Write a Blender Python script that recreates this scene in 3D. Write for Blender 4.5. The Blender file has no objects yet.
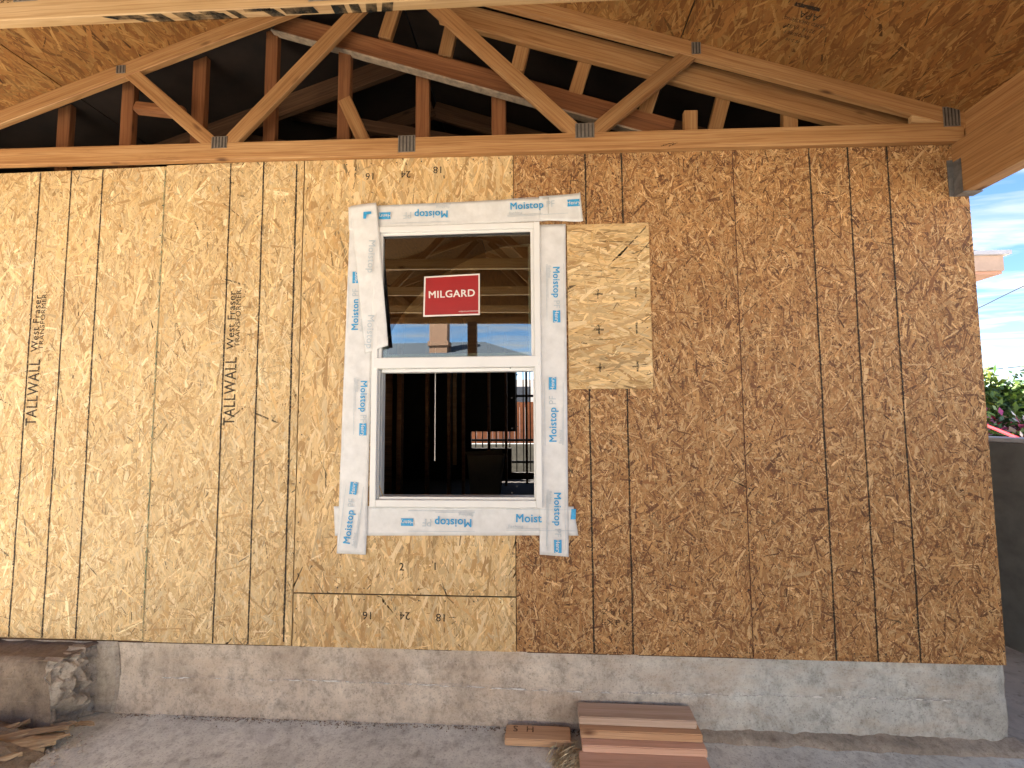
import bpy, bmesh, math, random
import numpy as np
from mathutils import Vector, Matrix
R = math.radians
random.seed(7)
rng = np.random.default_rng(11)
S = bpy.context.scene
C = S.collection

# ------------------------------------------------------------------ camera
cam_d = bpy.data.cameras.new('camera')
cam = bpy.data.objects.new('camera', cam_d); C.objects.link(cam); S.camera = cam
YAW, PITCH, ROLL = -0.06249, 0.06986, -0.00632
fw = Vector((math.sin(YAW)*math.cos(PITCH), math.cos(YAW)*math.cos(PITCH), math.sin(PITCH)))
rt = fw.cross(Vector((0, 0, 1))).normalized(); up = rt.cross(fw)
r2 = rt*math.cos(ROLL) + up*math.sin(ROLL); u2 = -rt*math.sin(ROLL) + up*math.cos(ROLL)
mw = Matrix((r2, u2, -fw)).transposed().to_4x4(); mw.translation = (-1.08025, -2.47985, 1.24699)
cam.matrix_world = mw
cam_d.sensor_width = 36; cam_d.lens = 450/1024*36
cam_d.clip_start = .02; cam_d.clip_end = 3000

# ------------------------------------------------------------------ sky, sun, exposure
SUN_EL, SUN_AZ = R(50), R(-48)          # sun stands behind the house, a little to the left: the wall is in shade, the yard in front is lit
w = bpy.data.worlds.new('World'); S.world = w; w.use_nodes = True
nt = w.node_tree; nt.nodes.clear()
def N(t, kind, **kw):
    n = t.nodes.new(kind)
    for k, v in kw.items():
        if k in n.inputs.keys() if isinstance(k, str) else False: n.inputs[k].default_value = v
        else: setattr(n, k, v)
    return n
out = nt.nodes.new('ShaderNodeOutputWorld'); bg = nt.nodes.new('ShaderNodeBackground')
sky = nt.nodes.new('ShaderNodeTexSky'); sky.sky_type = 'NISHITA'; sky.sun_disc = False
sky.sun_elevation = SUN_EL; sky.sun_rotation = SUN_AZ; sky.air_density = 1.0; sky.altitude = 2500; sky.dust_density = .0; sky.ozone_density = 1.2
tc = nt.nodes.new('ShaderNodeTexCoord')
sep = nt.nodes.new('ShaderNodeSeparateXYZ'); nt.links.new(tc.outputs['Generated'], sep.inputs[0])
mz = nt.nodes.new('ShaderNodeMath'); mz.operation = 'MAXIMUM'; mz.inputs[1].default_value = .06; nt.links.new(sep.outputs['Z'], mz.inputs[0])
dv = nt.nodes.new('ShaderNodeVectorMath'); dv.operation = 'DIVIDE'
cb = nt.nodes.new('ShaderNodeCombineXYZ')
for i in range(3): nt.links.new(mz.outputs[0], cb.inputs[i])
nt.links.new(tc.outputs['Generated'], dv.inputs[0]); nt.links.new(cb.outputs[0], dv.inputs[1])
mp = nt.nodes.new('ShaderNodeMapping'); mp.inputs['Scale'].default_value = (.55, 1.3, 0); mp.inputs['Rotation'].default_value = (0, 0, R(35))
nt.links.new(dv.outputs[0], mp.inputs[0])
cn = nt.nodes.new('ShaderNodeTexNoise'); cn.inputs['Scale'].default_value = 1.6; cn.inputs['Detail'].default_value = 9; cn.inputs['Roughness'].default_value = .58; cn.inputs['Distortion'].default_value = .5
nt.links.new(mp.outputs[0], cn.inputs['Vector'])
cr = nt.nodes.new('ShaderNodeValToRGB'); cr.color_ramp.elements[0].position = .43; cr.color_ramp.elements[1].position = .70
nt.links.new(cn.outputs['Fac'], cr.inputs[0])
mul = nt.nodes.new('ShaderNodeMath'); mul.operation = 'MULTIPLY'; mul.inputs[1].default_value = .85; nt.links.new(cr.outputs[0], mul.inputs[0])
mx = nt.nodes.new('ShaderNodeMix'); mx.data_type = 'RGBA'
nt.links.new(mul.outputs[0], mx.inputs[0])
SKY_SAT = nt.nodes.new('ShaderNodeHueSaturation'); SKY_SAT.inputs['Saturation'].default_value = 1.15; SKY_SAT.inputs['Value'].default_value = 1.0
nt.links.new(sky.outputs[0], SKY_SAT.inputs['Color'])
nt.links.new(SKY_SAT.outputs[0], mx.inputs[6]); mx.inputs[7].default_value = (4.6, 4.4, 4.2, 1)
nt.links.new(mx.outputs[2], bg.inputs[0]); bg.inputs[1].default_value = .05
nt.links.new(bg.outputs[0], out.inputs[0])
sd = bpy.data.lights.new('sun', 'SUN'); sd.energy = 5.0; sd.angle = R(.5); sd.color = (1, .94, .86)
so = bpy.data.objects.new('sun', sd); C.objects.link(so)
sdir = Vector((math.sin(SUN_AZ)*math.cos(SUN_EL), math.cos(SUN_AZ)*math.cos(SUN_EL), math.sin(SUN_EL)))
so.rotation_euler = (-sdir).to_track_quat('-Z', 'Y').to_euler(); so.location = sdir*30
S.view_settings.view_transform = 'Standard'; S.view_settings.look = 'None'; S.view_settings.gamma = 1
S.view_settings.use_curve_mapping = False
S.view_settings.exposure = 2.8
S.render.engine = 'CYCLES'
S.cycles.max_bounces = 6; S.cycles.diffuse_bounces = 4; S.cycles.transparent_max_bounces = 16
S.cycles.caustics_reflective = False; S.cycles.caustics_refractive = False

# ------------------------------------------------------------------ materials
def new_mat(name):
    m = bpy.data.materials.new(name); m.use_nodes = True
    t = m.node_tree; b = t.nodes['Principled BSDF']
    return m, t, b
def lk(t, a, b): t.links.new(a, b)
def ramp(t, src, stops):
    r = t.nodes.new('ShaderNodeValToRGB'); e = r.color_ramp.elements
    while len(e) < len(stops): e.new(.5)
    for el, (p, c) in zip(e, stops):
        el.position = p; el.color = (*c, 1) if len(c) == 3 else c
    lk(t, src, r.inputs[0]); return r.outputs[0]
def noise(t, vec, scale, detail=6, rough=.55, dist=0):
    n = t.nodes.new('ShaderNodeTexNoise'); n.inputs['Scale'].default_value = scale; n.inputs['Detail'].default_value = detail
    n.inputs['Roughness'].default_value = rough; n.inputs['Distortion'].default_value = dist
    if vec is not None: lk(t, vec, n.inputs['Vector'])
    return n.outputs['Fac']
def mapping(t, vec, scale=(1, 1, 1), loc=None):
    m = t.nodes.new('ShaderNodeMapping'); m.inputs['Scale'].default_value = scale
    lk(t, vec, m.inputs[0])
    if loc is not None: lk(t, loc, m.inputs['Location'])
    return m.outputs[0]
def mixc(t, fac, a, b, blend='MIX'):
    m = t.nodes.new('ShaderNodeMix'); m.data_type = 'RGBA'; m.blend_type = blend
    for s, v in ((0, fac), (6, a), (7, b)):
        if hasattr(v, 'is_linked') or hasattr(v, 'links'): lk(t, v, m.inputs[s])
        elif s == 0: m.inputs[0].default_value = v
        else: m.inputs[s].default_value = (*v, 1)
    return m.outputs[2]
def bump(t, b, h, strength, dist):
    n = t.nodes.new('ShaderNodeBump'); n.inputs['Strength'].default_value = strength; n.inputs['Distance'].default_value = dist
    lk(t, h, n.inputs['Height']); lk(t, n.outputs[0], b.inputs['Normal']); return n
def objco(t): return t.nodes.new('ShaderNodeTexCoord').outputs['Object']
def rnd_off(t, k=17.3):
    oi = t.nodes.new('ShaderNodeObjectInfo'); v = t.nodes.new('ShaderNodeVectorMath'); v.operation = 'SCALE'
    c = t.nodes.new('ShaderNodeCombineXYZ')
    for i in range(3): lk(t, oi.outputs['Random'], c.inputs[i])
    lk(t, c.outputs[0], v.inputs[0]); v.inputs['Scale'].default_value = k
    return v.outputs[0], oi.outputs['Random']

def mat_strand(name, rough=.62):
    m, t, b = new_mat(name)
    a = t.nodes.new('ShaderNodeAttribute'); a.attribute_name = 'scol'
    g = t.nodes.new('ShaderNodeAttribute'); g.attribute_name = 'suv'
    v = mapping(t, g.outputs['Vector'], (18, 420, 1))
    n = noise(t, v, 1, 4, .6)
    gr = ramp(t, n, [(.30, (.62, .56, .50)), (.52, (1, 1, 1)), (.8, (1.0, 1.0, 1.0))])
    c = mixc(t, .75, a.outputs['Color'], gr, 'MULTIPLY')
    # weather: faint large blotches from handling and resin
    o = objco(t); bl = noise(t, o, 1.7, 5, .6)
    c = mixc(t, .55, c, ramp(t, bl, [(.3, (.80, .76, .72)), (.65, (1, 1, 1))]), 'MULTIPLY')
    lk(t, c, b.inputs['Base Color']); b.inputs['Roughness'].default_value = rough
    b.inputs['Specular IOR Level'].default_value = .3
    bump(t, b, n, .25, .0008)
    return m
M = {}
M['strand'] = mat_strand('wood_strand')
def mat_lumber(name, dark, mid, light, rough=.6, red=0, ring=.5):
    m, t, b = new_mat(name)
    off, rn = rnd_off(t)
    o = objco(t)
    v = mapping(t, o, (1, 1, 1), off)
    wob = noise(t, mapping(t, v, (1.5, 6, 6)), 1, 3)
    n1 = noise(t, mapping(t, v, (.9, 22, 22)), 1, 5, .6, .7)
    n2 = noise(t, mapping(t, v, (7, 260, 260)), 1, 3, .6)
    wv = t.nodes.new('ShaderNodeTexWave'); wv.wave_type = 'RINGS'; wv.rings_direction = 'X'
    wv.inputs['Scale'].default_value = 7.5; wv.inputs['Distortion'].default_value = 9; wv.inputs['Detail'].default_value = 2; wv.inputs['Detail Scale'].default_value = 1.4
    lk(t, mapping(t, v, (.16, 1.9, 2.6)), wv.inputs['Vector'])
    c = ramp(t, n1, [(.28, dark), (.5, mid), (.75, light)])
    c = mixc(t, ring, c, ramp(t, wv.outputs['Fac'], [(.0, (.58, .46, .38)), (.35, (.95, .93, .9)), (.6, (1, 1, 1)), (1, (.9, .86, .82))]), 'MULTIPLY')
    c = mixc(t, .30, c, ramp(t, n2, [(.3, (.6, .55, .5)), (.6, (1, 1, 1))]), 'MULTIPLY')
    # knots
    vo = t.nodes.new('ShaderNodeTexVoronoi'); vo.inputs['Scale'].default_value = 1
    lk(t, mapping(t, v, (2.3, 7, 7)), vo.inputs['Vector'])
    c = mixc(t, ramp(t, vo.outputs['Distance'], [(.035, (1, 1, 1)), (.12, (0, 0, 0))]), c, (dark[0]*.35, dark[1]*.3, dark[2]*.3))
    # per-board tone
    tone = t.nodes.new('ShaderNodeMapRange'); tone.inputs['To Min'].default_value = .78; tone.inputs['To Max'].default_value = 1.12; lk(t, rn, tone.inputs[0])
    sc = t.nodes.new('ShaderNodeVectorMath'); sc.operation = 'SCALE'; lk(t, c, sc.inputs[0]); lk(t, tone.outputs[0], sc.inputs['Scale'])
    # dirt smears
    d = noise(t, mapping(t, v, (2.2, 9, 9)), 1, 6, .7)
    c2 = mixc(t, ramp(t, d, [(.62, (0, 0, 0)), (.8, (.55, .55, .55))]), sc.outputs[0], (dark[0]*.4, dark[1]*.4, dark[2]*.45))
    lk(t, c2, b.inputs['Base Color']); b.inputs['Roughness'].default_value = rough; b.inputs['Specular IOR Level'].default_value = .3
    bump(t, b, n2, .3, .001)
    return m
M['fir'] = mat_lumber('fir_lumber', (.29, .135, .05), (.40, .21, .082), (.50, .30, .135))
M['fir_yellow'] = mat_lumber('fresh_lumber', (.46, .28, .12), (.57, .37, .18), (.64, .44, .24))
M['fir_red'] = mat_lumber('reddish_lumber', (.68, .41, .28), (.75, .48, .345), (.78, .54, .40), .6, 0, .22)
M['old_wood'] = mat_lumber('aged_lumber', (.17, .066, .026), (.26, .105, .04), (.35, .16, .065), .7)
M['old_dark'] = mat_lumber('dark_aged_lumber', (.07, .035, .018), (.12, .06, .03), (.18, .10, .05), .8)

def mat_flat(name, col, rough=.5, nscale=8, amt=.12, metal=0, bstr=.0, spec=.5):
    m, t, b = new_mat(name)
    o = objco(t); n = noise(t, o, nscale, 6, .6)
    d = tuple(x*(1-amt*2) for x in col); l = tuple(min(1, x*(1+amt)) for x in col)
    lk(t, ramp(t, n, [(.3, d), (.7, l)]), b.inputs['Base Color'])
    b.inputs['Roughness'].default_value = rough; b.inputs['Metallic'].default_value = metal; b.inputs['Specular IOR Level'].default_value = spec
    if bstr: bump(t, b, n, bstr, .003)
    return m
M['vinyl'] = mat_flat('white_vinyl', (.75, .735, .70), .35, 3, .03)
M['track'] = mat_flat('grey_vinyl_track', (.52, .51, .49), .45, 5, .05)
M['green_rail'] = mat_flat('sash_rail_behind_glass', (.74, .80, .60), .4, 4, .04)
M['black'] = mat_flat('black_plastic', (.015, .015, .015), .5)
M['galv'] = mat_flat('galvanized_steel', (.30, .275, .24), .5, 30, .15, .75)
M['galv_dark'] = mat_flat('plate_slot_shadow_steel', (.10, .09, .08), .6, 30, .2, .5)
M['hanger'] = mat_flat('dull_zinc', (.20, .19, .18), .6, 20, .2, .5)
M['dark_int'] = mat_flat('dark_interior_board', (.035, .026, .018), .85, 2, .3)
M['attic_shade'] = mat_flat('shade_darkened_attic_deck', (.026, .014, .008), .9, 4, .3)  # near-black brown: the attic's shade is put into the deck colour
M['red'] = mat_flat('red_card', (.31, .008, .008), .4, 4, .06)
M['white_print'] = mat_flat('white_print', (.72, .66, .60), .5, 5, .03)
M['blue_print'] = mat_flat('blue_print', (.035, .32, .60), .5, 60, .12)
M['pale_print'] = mat_flat('pale_grey_print', (.48, .53, .56), .5, 60, .1)
M['fence_orange'] = mat_flat('cedar_fence', (.46, .17, .07), .7, 6, .2)
M['cardboard'] = mat_flat('cardboard', (.28, .18, .09), .8, 6, .1)
M['stucco'] = mat_flat('tan_stucco', (.26, .145, .09), .9, 20, .12, 0, .3)
M['stucco_w'] = mat_flat('white_stucco', (.6, .58, .54), .9, 20, .1, 0, .3)
M['shingle'] = mat_flat('grey_shingle', (.055, .065, .08), .85, 30, .25, 0, .3)
M['hill'] = mat_flat('hazy_hill', (.15, .20, .34), 1, .05, .12)
M['wall_dark'] = mat_flat('dark_painted_block', (.15, .158, .15), .8, 7, .15, 0, .15)
M['cap'] = mat_flat('pale_wall_cap', (.45, .47, .5), .7, 9, .1)
M['rope'] = mat_flat('red_cord', (.55, .02, .03), .5)
M['wire'] = mat_flat('black_wire', (.03, .03, .03), .6)
M['bars'] = mat_flat('black_steel_bar', (.012, .012, .012), .5)
M['paint_black'] = None

def mat_ink(name, col, lo=.36, hi=.5, scale=90, stretch=(1, 1, 1)):
    m, t, b = new_mat(name)
    o = objco(t); n = noise(t, mapping(t, o, stretch), scale, 4, .65)
    b.inputs['Base Color'].default_value = (*col, 1); b.inputs['Roughness'].default_value = .7; b.inputs['Specular IOR Level'].default_value = .15
    lk(t, ramp(t, n, [(lo, (0, 0, 0)), (hi, (1, 1, 1))]), b.inputs['Alpha'])
    return m
M['ink'] = mat_ink('stud_line_ink', (.035, .028, .022), .30, .50, 120)
M['ink_red'] = mat_ink('reddish_seam_ink', (.09, .03, .025), .33, .52, 120)
M['ink_text'] = mat_ink('stamp_ink', (.085, .065, .045), .36, .60, 140)
M['spray'] = mat_ink('black_spray_paint', (.012, .013, .012), .22, .62, 16)
M['pencil'] = mat_ink('pencil_mark', (.06, .035, .02), .36, .56, 160)

def mat_membrane():
    m, t, b = new_mat('flashing_membrane')
    o = objco(t); n = noise(t, o, 14, 5, .6); f = noise(t, mapping(t, o, (300, 300, 300)), 1, 2)
    c = ramp(t, n, [(.3, (.60, .585, .56)), (.65, (.72, .705, .68))])
    lk(t, c, b.inputs['Base Color']); b.inputs['Roughness'].default_value = .42
    bp = bump(t, b, n, .35, .006)
    return m
M['membrane'] = mat_membrane()

def mat_concrete(name, base, tint, stain=.6, scale=1.0, mott=.6, base2=None):
    m, t, b = new_mat(name)
    o = objco(t)
    n1 = noise(t, o, 2.2*scale, 8, .62); n2 = noise(t, o, 26*scale, 6, .65); n3 = noise(t, o, 110*scale, 5, .7); n4 = noise(t, mapping(t, o, (1, 1, .6)), 7*scale, 8, .75, .6)
    c = ramp(t, n1, [(.28, tuple(x*.62 for x in base)), (.5, base), (.72, tuple(min(1, x*1.25) for x in base))])
    if base2:
        sx = t.nodes.new('ShaderNodeSeparateXYZ'); lk(t, o, sx.inputs[0])
        mr = t.nodes.new('ShaderNodeMapRange'); mr.inputs['From Min'].default_value = -1.3; mr.inputs['From Max'].default_value = .1; lk(t, sx.outputs['X'], mr.inputs[0])
        ad = t.nodes.new('ShaderNodeMath'); ad.operation = 'ADD'; lk(t, mr.outputs[0], ad.inputs[0])
        nn = t.nodes.new('ShaderNodeMath'); nn.operation = 'MULTIPLY_ADD'; lk(t, n1, nn.inputs[0]); nn.inputs[1].default_value = 1.2; nn.inputs[2].default_value = -.6; lk(t, nn.outputs[0], ad.inputs[1]); ad.use_clamp = True
        c2 = ramp(t, n1, [(.28, tuple(x*.55 for x in base2)), (.5, base2), (.72, tuple(min(1, x*1.2) for x in base2))])
        c = mixc(t, ad.outputs[0], c, c2)
    c = mixc(t, .6, c, ramp(t, n2, [(.3, (.42, .40, .38)), (.52, (1, 1, 1)), (.8, (1.12, 1.1, 1.06))]), 'MULTIPLY')
    c = mixc(t, .7, c, ramp(t, n3, [(.33, (.45, .43, .41)), (.46, (1, 1, 1)), (.7, (1.06, 1.05, 1.04))]), 'MULTIPLY')
    c = mixc(t, mott, c, ramp(t, n4, [(.32, (.5, .48, .46)), (.5, (1, 1, 1)), (.72, (1.18, 1.15, 1.1))]), 'MULTIPLY')
    st = noise(t, mapping(t, o, (1.2, 1.2, 3.5)), 1.6*scale, 6, .7)
    c = mixc(t, ramp(t, st, [(.48, (0, 0, 0)), (.72, (stain, stain, stain))]), c, tint)
    # pits
    vo = t.nodes.new('ShaderNodeTexVoronoi'); vo.inputs['Scale'].default_value = 42*scale; lk(t, o, vo.inputs['Vector'])
    pit = ramp(t, vo.outputs['Distance'], [(.02, (1, 1, 1)), (.13, (0, 0, 0))])
    pm = noise(t, o, 6*scale, 3); pmk = ramp(t, pm, [(.45, (0, 0, 0)), (.56, (1, 1, 1))])
    pp = mixc(t, 1.0, pit, pmk, 'MULTIPLY')
    c = mixc(t, pp, c, tuple(x*.25 for x in base))
    # white lime scratches
    sc = noise(t, mapping(t, o, (2.5, 2.5, 90)), 1, 3, .5)
    c = mixc(t, ramp(t, sc, [(.70, (0, 0, 0)), (.76, (.4, .4, .4))]), c, (.55, .54, .52))
    lk(t, c, b.inputs['Base Color']); b.inputs['Roughness'].default_value = .88; b.inputs['Specular IOR Level'].default_value = .25
    h = mixc(t, .5, n2, n3, 'MIX'); h = mixc(t, pp, h, (0, 0, 0))
    bump(t, b, h, .8, .008)
    return m
M['stem'] = mat_concrete('stem_concrete', (.57, .48, .385), (.46, .34, .24), .6, 1.0, .65, (.50, .505, .475))
M['slab'] = mat_concrete('slab_concrete', (.74, .755, .70), (.64, .64, .58), .5, .8, .25)
M['stub'] = mat_concrete('old_concrete', (.25, .19, .14), (.17, .125, .09), .7)
M['rubble'] = mat_concrete('broken_concrete', (.46, .40, .325), (.27, .21, .155), .5, 1.5)
M['yard'] = mat_concrete('dry_yard_ground', (.60, .54, .45), (.50, .44, .35), .5, .12)

def mat_glass():
    m = bpy.data.materials.new('window_glass'); m.use_nodes = True; t = m.node_tree; t.nodes.clear()
    o = t.nodes.new('ShaderNodeOutputMaterial'); mixs = t.nodes.new('ShaderNodeMixShader')
    tr = t.nodes.new('ShaderNodeBsdfTransparent'); tr.inputs[0].default_value = (.80, .84, .80, 1)
    gl = t.nodes.new('ShaderNodeBsdfGlossy'); gl.inputs['Roughness'].default_value = .004; gl.inputs['Color'].default_value = (.92, .97, 1, 1)
    fr = t.nodes.new('ShaderNodeFresnel'); fr.inputs['IOR'].default_value = 2.75
    co = objco(t); n = noise(t, co, 2.2, 2)
    bp = t.nodes.new('ShaderNodeBump'); bp.inputs['Strength'].default_value = .02; bp.inputs['Distance'].default_value = .01
    lk(t, n, bp.inputs['Height']); lk(t, bp.outputs[0], gl.inputs['Normal'])
    lk(t, fr.outputs[0], mixs.inputs[0]); lk(t, tr.outputs[0], mixs.inputs[1]); lk(t, gl.outputs[0], mixs.inputs[2]); lk(t, mixs.outputs[0], o.inputs[0])
    return m
M['glass'] = mat_glass()
def mat_leaf(name, cols):
    m, t, b = new_mat(name)
    a = t.nodes.new('ShaderNodeAttribute'); a.attribute_name = 'scol'
    lk(t, a.outputs['Color'], b.inputs['Base Color']); b.inputs['Roughness'].default_value = .5
    b.inputs['Transmission Weight'].default_value = 0
    return m
M['leaf'] = mat_leaf('leaf', None)

# ------------------------------------------------------------------ helpers
def thing(name, label, cat, loc=(0, 0, 0), group=None):
    o = bpy.data.objects.new(name, None); C.objects.link(o); o.location = loc; o.empty_display_size = .1
    o['label'] = label; o['category'] = cat
    if group: o['group'] = group
    return o
def tag(o, label, cat, group=None):
    o['label'] = label; o['category'] = cat
    if group: o['group'] = group
    return o
def wloc(o):
    v = Vector(o.location)
    while o.parent: o = o.parent; v += Vector(o.location)
    return v
def link(name, me, mat, parent=None, mw=None, kind=None):
    o = bpy.data.objects.new(name, me); C.objects.link(o)
    if mat is not None and not me.materials: me.materials.append(M[mat] if isinstance(mat, str) else mat)
    mwm = mw.copy() if mw is not None else Matrix.Identity(4)
    if parent is not None:
        o.parent = parent
        bpy.context.view_layer.update()
        o.matrix_parent_inverse = Matrix.Identity(4)
        o.matrix_basis = PM(parent).inverted() @ mwm
    else:
        o.matrix_basis = mwm
    if kind: o['kind'] = kind
    return o
def PM(o):
    m = o.matrix_basis.copy()
    while o.parent: o = o.parent; m = o.matrix_basis @ m
    return m
def me_bm(bm, name='mesh'):
    me = bpy.data.meshes.new(name); bm.to_mesh(me); bm.free(); return me
def bm_box(bm, lo, hi):
    x0, y0, z0 = lo; x1, y1, z1 = hi
    v = [bm.verts.new(p) for p in ((x0, y0, z0), (x1, y0, z0), (x1, y1, z0), (x0, y1, z0), (x0, y0, z1), (x1, y0, z1), (x1, y1, z1), (x0, y1, z1))]
    for f in ((0, 3, 2, 1), (4, 5, 6, 7), (0, 1, 5, 4), (1, 2, 6, 5), (2, 3, 7, 6), (3, 0, 4, 7)): bm.faces.new([v[i] for i in f])
def bevel(bm, w, seg=1):
    bmesh.ops.bevel(bm, geom=bm.edges[:], offset=w, segments=seg, affect='EDGES', clamp_overlap=True)
def box(name, lo, hi, mat, parent=None, bev=0, kind=None):
    """box given in world coordinates; its origin sits at its centre"""
    lo = Vector(lo); hi = Vector(hi); c = (lo+hi)/2; h = (hi-lo)/2
    bm = bmesh.new(); bm_box(bm, -h, h)
    if bev: bevel(bm, bev)
    return link(name, me_bm(bm, name), mat, parent, Matrix.Translation(c), kind)
def board(name, p0, p1, depth, thick, mat, parent=None, ydir=(0, 1, 0), bev=.003, taper=0, jit=0):
    """lumber from p0 to p1 along local X; thick along ydir, depth along the third axis"""
    p0 = Vector(p0); p1 = Vector(p1); X = (p1-p0); L = X.length; X.normalize()
    Y = Vector(ydir); Y = (Y - X*Y.dot(X)).normalized(); Z = X.cross(Y)
    bm = bmesh.new(); bm_box(bm, (-L/2, -thick/2, -depth/2), (L/2, thick/2, depth/2))
    if bev: bevel(bm, bev)
    if jit:
        for v in bm.verts: v.co += Vector((random.uniform(-jit, jit) for _ in range(3)))
    m = Matrix((X, Y, Z)).transposed().to_4x4(); m.translation = (p0+p1)/2
    return link(name, me_bm(bm, name), mat, parent, m)
def poly_prism(name, pts, y0, y1, mat, parent=None, mw=None, bev=0):
    """outline in XZ extruded from y0 (front) to y1"""
    bm = bmesh.new()
    a = [bm.verts.new((x, y0, z)) for x, z in pts]; b = [bm.verts.new((x, y1, z)) for x, z in pts]
    bm.faces.new(a); bm.faces.new(b[::-1]); n = len(pts)
    for i in range(n): bm.faces.new((a[i], b[i], b[(i+1) % n], a[(i+1) % n]))
    bmesh.ops.recalc_face_normals(bm, faces=bm.faces[:])
    if bev: bevel(bm, bev)
    return link(name, me_bm(bm, name), mat, parent, mw)
_txt = {}
def text_mesh(body, size, bold=0.0, space=1.0):
    cu = bpy.data.curves.new('t', 'FONT'); cu.body = body; cu.size = size; cu.align_x = 'CENTER'; cu.align_y = 'CENTER'
    cu.space_character = space*(1.06 if bold else 1.0); cu.resolution_u = 3
    o = bpy.data.objects.new('t', cu); C.objects.link(o)
    dg = bpy.context.evaluated_depsgraph_get(); dg.update()
    me = bpy.data.meshes.new_from_object(o.evaluated_get(dg))
    bpy.data.objects.remove(o); bpy.data.curves.remove(cu)
    for v in me.vertices: v.co = (v.co.x, 0, v.co.y)
    me.materials.clear()
    if bold:                                   # heavier strokes: the same outlines laid over each other, slightly shifted
        bm = bmesh.new()
        for k, (dx, dz) in enumerate(((-1, -.6), (1, -.6), (-1, .6), (1, .6))):
            for v in me.vertices: v.co += Vector((dx*bold*size, -.00008*k, dz*bold*size))
            bm.from_mesh(me)
            for v in me.vertices: v.co -= Vector((dx*bold*size, -.00008*k, dz*bold*size))
        bm.to_mesh(me); bm.free()
    return me
def put_text(name, body, size, x, z, y, rot, mat, parent, bold=0.0, sx=1.0, sz=1.0, mw=None):
    me = text_mesh(body, size, bold)
    m = Matrix.Translation((x, y, z)) @ Matrix.Rotation(-rot, 4, 'Y') @ Matrix.Diagonal((sx, 1, sz, 1))
    if mw is not None: m = mw @ m
    return link(name, me, mat, parent, m)

# strands of oriented strand board: many small flat flakes with their own tone and grain
PAL_LIGHT = np.array([(.60, .415, .185), (.66, .48, .235), (.53, .345, .14), (.70, .54, .30), (.46, .285, .115), (.58, .40, .19), (.62, .45, .22), (.65, .47, .23)])
PAL_MID = np.array([(.56, .36, .145), (.62, .43, .19), (.48, .29, .11), (.66, .48, .235), (.40, .225, .08), (.53, .34, .14), (.30, .155, .055)])
PAL_DARK = np.array([(.35, .18, .067), (.42, .235, .092), (.29, .14, .05), (.47, .285, .125), (.22, .098, .036), (.37, .195, .075), (.14, .06, .024), (.54, .35, .17)])
PAL_ROOF = np.array([(.43, .24, .085), (.49, .29, .11), (.36, .185, .062), (.53, .34, .14), (.29, .14, .046), (.41, .22, .08)])
PAL_LIGHT = PAL_LIGHT*np.array([1.04, 1.04, 1.10]); PAL_MID = PAL_MID*np.array([1.06, 1.02, .86]); PAL_DARK = PAL_DARK*np.array([1.10, 1.10, 1.10]); PAL_ROOF = PAL_ROOF*np.array([.68, .57, .45])
def strands(x0, x1, z0, z1, n, L, W, pal, ang, spread, hole=None, dark=.05, wild=.15, seed=0):
    r = np.random.default_rng(seed)
    cx = r.uniform(x0, x1, n); cz = r.uniform(z0, z1, n)
    ln = np.clip(r.lognormal(math.log(L), .58, n), L*.25, L*3.0)/2
    wd = np.clip(r.lognormal(math.log(W), .62, n), W*.25, W*3.4)/2
    a = r.normal(ang, spread, n); k = r.random(n) < wild; a[k] = r.uniform(0, math.pi, k.sum())
    # outline: six jittered corners
    U = np.array([-1, -.86, .82, 1, .86, -.80]); V = np.array([.05, -1, -.92, -.1, 1, .95])
    u = U[None]*(1+r.uniform(-.22, .22, (n, 6))); v = V[None]*(1+r.uniform(-.22, .22, (n, 6))) + r.uniform(-.2, .2, (n, 6))
    lu = u*ln[:, None]; lv = v*wd[:, None]
    dk0 = r.random(n) < dark; lv = np.where(dk0[:, None], lv*.36, lv)
    ca, sa = np.cos(a)[:, None], np.sin(a)[:, None]
    X = cx[:, None]+lu*ca-lv*sa; Z = cz[:, None]+lu*sa+lv*ca
    if hole is not None:
        hx0, hx1, hz0, hz1 = hole
        bad = ((X > hx0) & (X < hx1) & (Z > hz0) & (Z < hz1)).any(1)
        g = ~bad; dk0 = dk0[g]; X, Z, lu, lv, ln, wd = X[g], Z[g], lu[g], lv[g], ln[g], wd[g]; n = g.sum()
    X = np.clip(X, x0, x1); Z = np.clip(Z, z0, z1)
    hgt = -r.uniform(.0003, .0016, n)
    Y = hgt[:, None] + (lv/wd[:, None])*r.normal(0, .00022, n)[:, None] + (lu/ln[:, None])*r.normal(0, .0002, n)[:, None]
    Y = np.clip(Y, -.0024, -.0002)
    co = np.stack([X, Y, Z], -1).reshape(-1, 3)
    col = pal[r.integers(0, len(pal), n)]*np.clip(r.normal(1, .15, (n, 1)), .62, 1.38)
    dk = dk0; col[dk] *= r.uniform(.22, .6, (dk.sum(), 1))
    col = np.clip(np.repeat(col, 6, 0), 0, .9)
    offs = r.uniform(0, 40, (n, 2))
    suv = np.stack([lu+offs[:, :1], lv+offs[:, 1:]], -1).reshape(-1, 2)
    me = bpy.data.meshes.new('wood_strands')
    me.vertices.add(n*6); me.vertices.foreach_set('co', co.ravel())
    me.loops.add(n*6); me.loops.foreach_set('vertex_index', np.arange(n*6, dtype=np.int32))
    me.polygons.add(n); me.polygons.foreach_set('loop_start', np.arange(0, n*6, 6, dtype=np.int32))
    me.update(calc_edges=True)
    at = me.attributes.new('scol', 'FLOAT_COLOR', 'POINT'); at.data.foreach_set('color', np.concatenate([col, np.ones((n*6, 1))], 1).ravel().astype(np.float32))
    av = me.attributes.new('suv', 'FLOAT_VECTOR', 'POINT'); av.data.foreach_set('vector', np.concatenate([suv, np.zeros((n*6, 1))], 1).ravel().astype(np.float32))
    return me
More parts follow.
